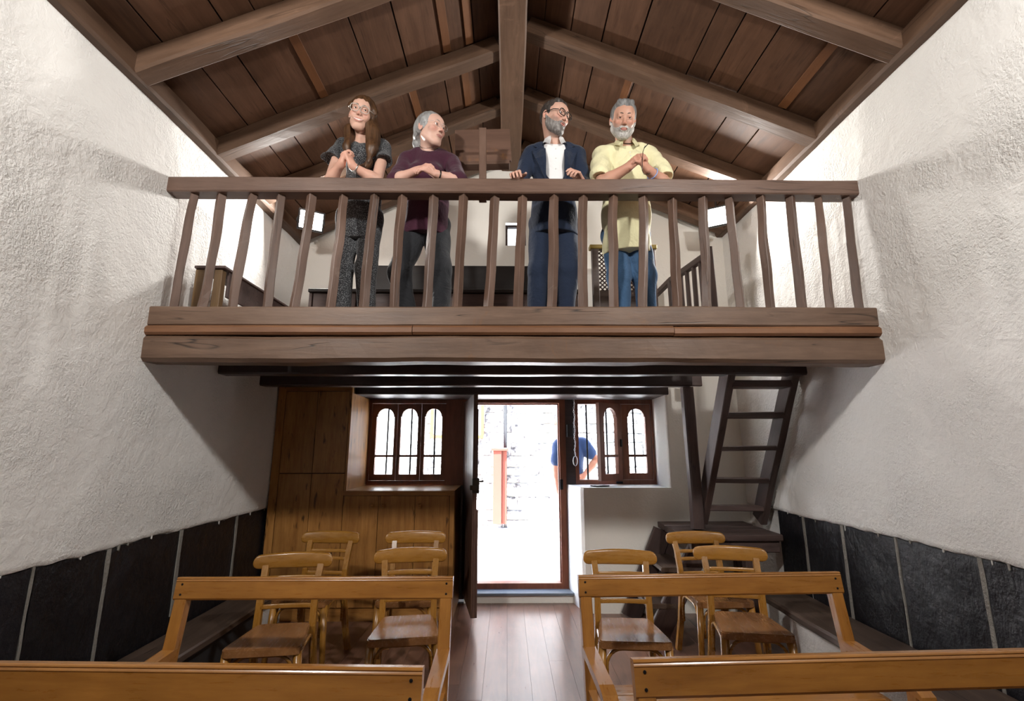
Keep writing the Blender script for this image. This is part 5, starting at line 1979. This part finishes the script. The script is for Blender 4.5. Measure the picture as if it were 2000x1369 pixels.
def man_suit():
    root = person_root('person', 0.34, 3.27, LOFT, 'bearded man in a navy suit, white shirt and black glasses, hands on the rail')
    M = head_frame((0.66, -0.72, -0.27), 0)
    C = (0.335, 3.005, 3.800)
    hands = [dict(wrist=(0.070, 2.925, 3.272), d=(-0.22, -0.95, -0.02), back=(-0.25, -0.1, 0.95), thumb=_ts((-0.22, -0.95, -0.02), (-0.25, -0.1, 0.95)), curl=[0.75, 0.62, 0.62, 0.7], sc=1.0, tcurl=0.1, spread=0.15),
             dict(wrist=(0.500, 2.945, 3.275), d=(-0.45, -0.80, 0.28), back=(0.55, -0.25, 0.78), thumb=-1.0, curl=[0.55, 0.70, 0.80, 0.85], sc=1.0, tcurl=0.2)]
    hands[0]['thumb'] = 1.0 if np.cross(unit((-0.22, -0.95, -0.02)), (-0.25, -0.1, 0.95))[0] > 0 else -1.0
    hands[1]['thumb'] = 1.0 if np.cross(unit((-0.45, -0.80, 0.28)), (0.55, -0.25, 0.78))[0] < 0 else -1.0
    P = dict(lo=(-0.06, 2.72, 3.14), hi=(0.68, 3.30, 3.95), M=M, head=C, male=True, neck=(0.338, 3.10, 3.635), sho=((0.168, 3.12, 3.590), (0.510, 3.12, 3.590)),
             elb=((0.080, 3.085, 3.315), (0.545, 3.085, 3.315)), wri=(hands[0]['wrist'], hands[1]['wrist']), hip=(0.345, 3.27, 3.22), armr=(0.048, 0.040, 0.027), hands=hands,
             skin=(0.60, 0.37, 0.285), lips=(0.42, 0.15, 0.13), open=0.004, jaw=1.06, stubble=(0.62, (0.16, 0.14, 0.13)))
    g = build_body(root, P)
    gr = rel(root, g)
    eyes_brows(root, C, M, (0.75, -0.62, -0.25), plain('black brow', (0.02, 0.015, 0.012), 0.6), gr, 0.0042)
    spectacles(root, gr, BLKF, 0.0030, 0.025, 0.019)
    NAVY = cloth_mat('navy suit wool', (0.012, 0.020, 0.042), 0.35, var=0.2)
    WHITE = cloth_mat('white cotton shirt', (0.80, 0.80, 0.80), 0.25, var=0.05)
    v = Vol((0.10, 2.90, 3.02), (0.58, 3.42, 3.76), 0.005)
    v.cone((0.29, 3.10, 3.60), (0.386, 3.10, 3.60), 0.045, 0.045, 0.03)
    v.cone((0.338, 3.105, 3.535), (0.342, 3.22, 3.12), 0.118, 0.128, 0.04, flat=(1, 0.84))
    v.folds(0.002, 30, 20, 30)
    me, _ = v.mesh('shirt')
    sh_ = put(me, 'shirt', WHITE, root)
    collar(root, (0.338, 3.075, 3.690), 0.062, 0.086, 0.046, 0.030, WHITE)
    fs_ = front_y(sh_.data, root)
    m = MB()
    for z in (3.56, 3.49, 3.42, 3.34, 3.27):
        m.lathe([(0.0045, 0.002), (0.0045, -0.002), (0.001, -0.0022)], 8, (0.340, fs_(0.340, z), z), 'y')
    B(m, 'buttons', plain('pearl button', (0.6, 0.6, 0.58), 0.3), sh_, Vector(root.location))
    v = Vol((-0.05, 2.86, 2.94), (0.72, 3.48, 3.72), 0.005)
    v.cone((0.180, 3.12, 3.605), (0.498, 3.12, 3.605), 0.050, 0.050, 0.04)
    v.cone((0.24, 3.12, 3.62), (0.438, 3.12, 3.62), 0.055, 0.055, 0.05)
    v.cone((0.338, 3.11, 3.47), (0.34, 3.22, 3.16), 0.152, 0.150, 0.06, flat=(1, 0.82))
    v.cone((0.34, 3.22, 3.18), (0.345, 3.27, 3.02), 0.152, 0.176, 0.05, flat=(1, 0.85))
    for s_, e_, w_ in zip(P['sho'], P['elb'], P['wri']):
        s_, e_, w_ = np.array(s_), np.array(e_), np.array(w_)
        v.cone(s_, e_, 0.060, 0.055, 0.03)
        v.cone(e_, e_ * 0.14 + w_ * 0.86, 0.055, 0.043, 0.03)
    v.box((0.336, 2.93, 3.30), (0.064, 0.125, 0.40), 0.006, 0.008, None, True)
    v.cone((0.338, 3.06, 3.66), (0.338, 3.05, 3.78), 0.076, 0.09, 0.01, sub=True)
    v.box((0.34, 3.2, 2.95), (0.4, 0.4, 0.06), 0.01, 0.006, None, True)
    v.folds(0.004, 26, 24, 30, 0.4)
    me, _ = v.mesh('jacket')
    jk = put(me, 'jacket', NAVY, root)
    fy = front_y(me, root)
    for s_ in (-1, 1):
        rows = [(3.655, 0.034), (3.635, 0.060), (3.612, 0.080), (3.606, 0.078), (3.600, 0.060), (3.592, 0.064), (3.575, 0.092), (3.555, 0.090), (3.50, 0.070), (3.44, 0.046), (3.38, 0.022), (3.34, 0.006)]
        vs, fs = [], []
        for z, w in rows:
            for t in range(4):
                x = 0.336 + s_ * (0.066 + w * t / 3)
                y = min(fy(x, z, 3.04), fy(0.336 + s_ * 0.085, z, 3.04) + 0.03)
                vs.append((x, y - 0.006 - 0.003 * (t == 3), z))
        n_ = len(vs)
        vs += [(x, y + 0.008, z) for x, y, z in vs]
        for i in range(len(rows) - 1):
            for t in range(3):
                q = (i * 4 + t, i * 4 + t + 1, i * 4 + 5 + t, i * 4 + 4 + t)
                fs += [q, tuple(n_ + c for c in q[::-1])]
            for t in (0, 3):
                fs.append((i * 4 + t, i * 4 + 4 + t, n_ + i * 4 + 4 + t, n_ + i * 4 + t))
        B(MB().add(vs, fs), 'lapel', NAVY, jk, Vector(root.location))
    for k, (w_, e_) in enumerate(zip(P['wri'], P['elb'])):
        a = Vector(np.array(w_) * 0.80 + np.array(e_) * 0.20) - root.location
        b = Vector(np.array(w_) * 1.02 - np.array(e_) * 0.02) - root.location
        MB().tube([a, b], [0.036, 0.034], 14).build('shirt_cuff', WHITE, root, smooth=True)
    v = Vol((0.05, 3.0, 2.33), (0.62, 3.52, 3.24), 0.006)
    legs(v, ((0.255, 3.27, 3.10), (0.43, 3.27, 3.10)), ((0.225, 3.23, 2.74), (0.435, 3.23, 2.74)), ((0.208, 3.28, 2.36), (0.412, 3.28, 2.36)), 0.094, 0.077, 0.064, (0.342, 3.275, 3.13), (0.175, 0.125, 0.12))
    v.folds(0.004, 30, 22, 15, 1.5)
    me, _ = v.mesh('trousers')
    put(me, 'trousers', NAVY, root)
    HD = hair_mat('short dark hair greying at the sides', (0.018, 0.014, 0.012), (0.085, 0.075, 0.068))
    v = Vol((0.16, 2.86, 3.66), (0.50, 3.18, 3.95), 0.004)
    v.ell(g((0, -0.020, 0.034)), hs((0.0805, 0.102, 0.093)), 0.01, M)
    v.ell(g((0, 0.125, 0.005)), hs((0.072, 0.085, 0.095)), 0.012, M, True)
    v.box(g((0, 0.02, -0.085)), hs((0.13, 0.085, 0.075)), 0.02, 0.02, M, True)
    v.box(g((0, -0.07, -0.13)), hs((0.13, 0.10, 0.065)), 0.02, 0.02, M, True)
    v.cone(g((-0.035, 0.040, 0.100)), g((0.035, 0.040, 0.100)), 0.014, 0.014, 0.03)
    v.folds(0.0025, 130, 120, 90)
    me, _ = v.mesh('hair')
    put(me, 'hair', HD, root)
    beard(root, g, M, C, (0.10, 0.45), hair_mat('dark grey stubble beard', (0.060, 0.048, 0.042), (0.27, 0.25, 0.235)), 1.06, 0.0022)
    shoes(root, ((0.208, 3.28, 2.37), (0.412, 3.28, 2.37)), plain('black shoe leather', (0.01, 0.01, 0.01), 0.4))
    return root


def collar(root, c, rt, rb, h, point, mat):
    """turned-down collar round the neck, open at the throat"""
    n = 28
    vs, fs = [], []
    for t in range(n + 1):
        a = rad(-62) + rad(304) * t / n          # from one side of the throat round the back to the other
        fr = max(0.0, -math.sin(a)) ** 3          # 1 near the throat
        a2 = a
        dx, dy = math.cos(a2), math.sin(a2)
        e = min(t, n - t) / n
        pt = point * max(0.0, 1 - e * 9)
        zt = c[2] + 0.018 * dy - 0.012 * fr
        zb = zt - h - pt
        for rr, z in ((rt - 0.003, zt - 0.020), (rt, zt), (rt + 0.006, zt - 0.001), (rb + pt * 0.15, zb), (rb - 0.006 + pt * 0.15, zb)):
            vs.append((c[0] + dx * rr, c[1] + dy * rr * 0.95 - pt * 0.35, z))
    for t in range(n):
        for k in range(4):
            fs.append((t * 5 + k, t * 5 + k + 1, t * 5 + 6 + k, t * 5 + 5 + k))
    m = MB().add(vs, fs)
    m.add([vs[k] for k in range(5)], [(0, 1, 2, 3, 4)])
    m.add([vs[n * 5 + k] for k in range(5)], [(4, 3, 2, 1, 0)])
    return B(m, 'collar', mat, root, Vector(root.location), smooth=True)


def beard(root, g, M, C, _, mat, jaw, lift=0.0038):
    """a short full beard: the jaw surface lifted a few millimetres inside the beard line"""
    C = np.array(C, float)
    v = Vol(C - 0.17, C + 0.15, 0.0032)
    head_volume(v, C, M, True, jaw)
    X, Y, Z = v.ax[0][:, None, None] - C[0], v.ax[1][None, :, None] - C[1], v.ax[2][None, None, :] - C[2]
    lx, ly, lz = [(M[0][i] * X + M[1][i] * Y + M[2][i] * Z) / HS for i in range(3)]
    side = np.clip((np.abs(lx) - 0.022) / 0.012, 0, 1)
    zl = (1 - side) * -0.041 + side * (-0.002 - 0.050 * np.clip((ly + 0.005) / 0.065, 0, 1) ** 0.8)
    reg = np.maximum(lz - zl, -0.004 - ly)
    mouth = 0.010 - np.sqrt((lx / 2.3) ** 2 + (lz + 0.0620) ** 2)
    mouth = np.where(ly > 0.06, mouth, -1)
    under = np.sqrt(lx ** 2 + (lz + 0.034) ** 2) * -1 + 0.011
    under = np.where(ly > 0.06, under, -1)
    w = 0.0012 * np.sin(X * 400 + 3 * np.sin(Z * 150)) * np.cos(Y * 380 + Z * 300)
    v.F = np.maximum(np.maximum(v.F - lift + w, reg * HS), np.maximum(mouth, under) * HS).astype(np.float32)
    me, _p = v.mesh('beard')
    put(me, 'beard', mat, root)


def man_polo():
    root = person_root('person', 0.87, 3.27, LOFT, 'grey bearded man in a pale yellow polo shirt and blue jeans leaning on the rail')
    M = head_frame((-0.10, -0.90, -0.52), 5)
    C = (0.818, 2.975, 3.765)
    hands, wr = clasp((0.872, 2.838, 3.352), (0.62, -0.42, 0.42), (-0.45, -0.78, 0.40), sc=1.06, curl=0.80, off=0.010)
    P = dict(lo=(0.48, 2.72, 3.12), hi=(1.26, 3.30, 3.93), M=M, head=C, male=True, neck=(0.855, 3.095, 3.625), sho=((0.682, 3.115, 3.570), (1.040, 3.115, 3.580)),
             elb=((0.650, 2.965, 3.268), (1.075, 2.965, 3.268)), wri=wr, hip=(0.87, 3.27, 3.2), armr=(0.050, 0.043, 0.029), hands=hands,
             lid=0.0025, skin=(0.53, 0.30, 0.215), lips=(0.38, 0.14, 0.12), rosy=0.6, jaw=1.08, stubble=(0.55, (0.45, 0.42, 0.39)))
    g = build_body(root, P)
    gr = rel(root, g)
    eyes_brows(root, C, M, (-0.1, -0.9, -0.45), plain('dark grey brow', (0.06, 0.045, 0.035), 0.6), gr, 0.0040)
    YEL = cloth_mat('pale yellow pique cotton', (0.74, 0.70, 0.44), 0.4, var=0.08)
    v = Vol((0.48, 2.84, 2.78), (1.28, 3.48, 3.74), 0.005)
    v.cone((0.705, 3.12, 3.585), (1.018, 3.12, 3.595), 0.058, 0.058, 0.05)
    v.cone((0.77, 3.12, 3.61), (0.945, 3.12, 3.615), 0.062, 0.062, 0.05)
    v.cone((0.865, 3.11, 3.46), (0.865, 3.20, 3.18), 0.152, 0.162, 0.06, flat=(1, 0.82))
    v.cone((0.865, 3.20, 3.20), (0.872, 3.26, 2.90), 0.160, 0.178, 0.05, flat=(1, 0.88))
    v.cone((0.682, 3.115, 3.575), (0.640, 2.985, 3.345), 0.064, 0.070, 0.03)
    v.cone((1.040, 3.115, 3.585), (1.082, 2.985, 3.345), 0.064, 0.070, 0.03)
    v.cone((0.630, 2.955, 3.27), (0.630, 2.93, 3.20), 0.070, 0.09, 0.004, sub=True)
    v.cone((1.095, 2.955, 3.27), (1.095, 2.93, 3.20), 0.070, 0.09, 0.004, sub=True)
    v.cone((0.852, 3.05, 3.72), (0.858, 2.95, 3.565), 0.058, 0.012, 0.01, sub=True)
    v.box((0.87, 3.2, 2.80), (0.4, 0.4, 0.068), 0.01, 0.006, None, True)
    v.folds(0.0055, 30, 24, 30, 0.9)
    me, _ = v.mesh('polo_shirt')
    ps = put(me, 'polo_shirt', YEL, root)
    collar(root, (0.853, 3.075, 3.672), 0.068, 0.100, 0.052, 0.030, YEL)
    m = MB()
    fs_ = front_y(ps.data, root)
    for z in (3.53, 3.495):
        m.lathe([(0.005, 0.002), (0.005, -0.002), (0.001, -0.0022)], 8, (0.862, fs_(0.862, z), z), 'y')
    B(m, 'buttons', plain('pearl button', (0.6, 0.6, 0.58), 0.3), ps, Vector(root.location))
    v = Vol((0.58, 3.0, 2.33), (1.20, 3.52, 3.12), 0.006)
    legs(v, ((0.79, 3.27, 3.02), (0.955, 3.27, 3.02)), ((0.80, 3.23, 2.70), (0.985, 3.23, 2.70)), ((0.812, 3.28, 2.36), (1.000, 3.28, 2.36)), 0.096, 0.080, 0.066, (0.872, 3.27, 3.03), (0.172, 0.13, 0.12))
    v.folds(0.0055, 26, 22, 22, 0.2)
    me, _ = v.mesh('jeans')
    put(me, 'jeans', cloth_mat('blue denim', (0.045, 0.10, 0.19), 0.5, var=0.5), root)
    HG = hair_mat('short grey hair', (0.055, 0.055, 0.055), (0.27, 0.27, 0.265))
    v = Vol((0.66, 2.84, 3.64), (0.98, 3.16, 3.93), 0.004)
    v.ell(g((0, -0.020, 0.036)), hs((0.0845, 0.104, 0.096)), 0.01, M)
    v.ell(g((0, 0.118, -0.012)), hs((0.070, 0.085, 0.092)), 0.012, M, True)
    v.box(g((0, 0.02, -0.090)), hs((0.13, 0.085, 0.075)), 0.02, 0.02, M, True)
    v.box(g((0, -0.07, -0.14)), hs((0.13, 0.10, 0.065)), 0.02, 0.02, M, True)
    v.cone(g((-0.040, 0.035, 0.105)), g((0.035, 0.038, 0.106)), 0.015, 0.016, 0.03)
    v.folds(0.004, 90, 90, 70, 0.7)
    me, _ = v.mesh('hair')
    put(me, 'hair', HG, root)
    beard(root, g, M, C, None, hair_mat('white grey beard', (0.28, 0.265, 0.25), (0.58, 0.56, 0.53)), 1.08)
    RL = Vector(root.location)
    pts = [(0.855 + 0.060 * math.cos(a), 3.075 - 0.062 * math.sin(a), 3.665 - 0.055 * math.sin(a)) for a in [math.pi * t / 16 for t in range(17)]]
    MB().tube([Vector(p) - RL for p in pts], 0.0028, 6).build('necklace', BLKF, root, smooth=True)
    pts = [(0.905, 2.795, 3.44), (0.89, 2.80, 3.40), (0.878, 2.785, 3.33), (0.874, 2.79, 3.262), (0.888, 2.80, 3.238), (0.925, 2.83, 3.255), (0.965, 2.87, 3.30), (0.945, 2.87, 3.36), (0.92, 2.84, 3.39)]
    MB().tube([Vector(p) - RL for p in pts], 0.0022, 6).build('cord', BLKF, root, smooth=True)
    MB().tube([Vector(p) - RL for p in ((0.895, 2.79, 3.42), (0.918, 2.775, 3.44))], 0.003, 6).build('pen', BLKF, root, smooth=True)
    w = np.array(wr[1]) * 0.72 + np.array(P['elb'][1]) * 0.28
    q = Vector(unit(np.array(wr[1]) - np.array(P['elb'][1]))).to_track_quat('Z', 'Y').to_matrix().to_4x4()
    q.translation = Vector(w) - RL
    pts = [(0.040 * math.cos(t * math.pi / 10), 0.040 * math.sin(t * math.pi / 10), 0) for t in range(20)]
    MB().tube(pts, 0.004, 6, closed=True).build('bracelet', plain('blue white bracelet', (0.25, 0.35, 0.65), 0.4), root, q, smooth=True)
    shoes(root, ((0.812, 3.28, 2.37), (1.0, 3.28, 2.37)), plain('black shoe leather', (0.01, 0.01, 0.01), 0.4))
    return root


def man_street():
    gz = 0.045
    root = person_root('person', 0.80, 6.0, gz, 'person in a blue shirt outside, hand on hip, seen through the right window')
    M = head_frame((-0.9, 0.4, 0.0), 0)
    C = (0.705, 6.0, 1.80)
    bk = (0.5, -0.6, 0.6)
    hands = [dict(wrist=(0.925, 5.93, 1.15), d=(-0.72, -0.1, -0.45), back=(0.3, -0.7, 0.4), thumb=1.0, curl=0.35, sc=1.0, tcurl=0.1), dict(wrist=(0.62, 5.93, 0.98), d=(0.0, -0.1, -1), back=(-1, -0.2, 0), thumb=1.0, curl=0.3, sc=1.0, tcurl=0.1)]
    P = dict(lo=(0.40, 5.75, 0.80), hi=(1.20, 6.25, 1.95), M=M, head=C, male=True, neck=(0.75, 6.03, 1.60), sho=((0.63, 6.02, 1.50), (0.95, 6.0, 1.53)),
             elb=((0.60, 5.98, 1.23), (1.105, 5.98, 1.345)), wri=(hands[1]['wrist'], hands[0]['wrist']), hip=(0.72, 6.05, 1.0), armr=(0.048, 0.041, 0.028), hands=hands,
             skin=(0.30, 0.135, 0.085), lips=(0.25, 0.08, 0.07))
    global H1
    keep, H1 = H1, 0.005
    g = build_body(root, P)
    H1 = keep
    v = Vol((0.40, 5.75, 0.95), (1.18, 6.30, 1.68), 0.007)
    v.cone((0.65, 6.02, 1.53), (0.93, 6.02, 1.55), 0.068, 0.068, 0.05)
    v.cone((0.79, 6.02, 1.45), (0.80, 6.05, 1.08), 0.155, 0.150, 0.06, flat=(1, 0.8))
    v.cone((0.63, 6.02, 1.51), (0.61, 5.99, 1.33), 0.072, 0.072, 0.03)
    v.cone((0.95, 6.0, 1.54), (1.03, 5.99, 1.42), 0.074, 0.074, 0.03)
    v.ell((0.75, 6.0, 1.64), (0.075, 0.09, 0.06), 0.01, None, True)
    v.folds(0.004, 30, 22, 26)
    me, _ = v.mesh('shirt')
    put(me, 'shirt', cloth_mat('navy blue cotton shirt', (0.012, 0.030, 0.085), 0.3), root)
    v = Vol((0.45, 5.78, 0.05), (1.15, 6.35, 1.15), 0.008)
    legs(v, ((0.72, 6.05, 0.95), (0.88, 6.05, 0.95)), ((0.71, 6.02, 0.52), (0.90, 6.02, 0.52)), ((0.70, 6.07, 0.13), (0.91, 6.07, 0.13)), 0.092, 0.07, 0.055, (0.80, 6.05, 1.0), (0.165, 0.125, 0.12))
    me, _ = v.mesh('trousers')
    put(me, 'trousers', cloth_mat('dark blue trousers', (0.02, 0.03, 0.08), 0.3), root)
    v = Vol((0.55, 5.86, 1.66), (0.86, 6.14, 1.96), 0.006)
    v.ell(g((0, -0.020, 0.034)), hs((0.083, 0.103, 0.095)), 0.01, M)
    v.ell(g((0, 0.115, -0.02)), hs((0.07, 0.085, 0.095)), 0.012, M, True)
    v.box(g((0, 0.0, -0.10)), hs((0.13, 0.13, 0.075)), 0.02, 0.02, M, True)
    me, _ = v.mesh('hair')
    put(me, 'hair', hair_mat('dark street hair', (0.01, 0.008, 0.006), (0.04, 0.03, 0.02)), root)
    shoes(root, ((0.70, 6.07, 0.12), (0.91, 6.07, 0.12)), plain('black shoe leather', (0.01, 0.01, 0.01), 0.4))
    return root


woman_brown()
woman_grey()
man_suit()
man_polo()
man_street()
bpy.context.view_layer.update()
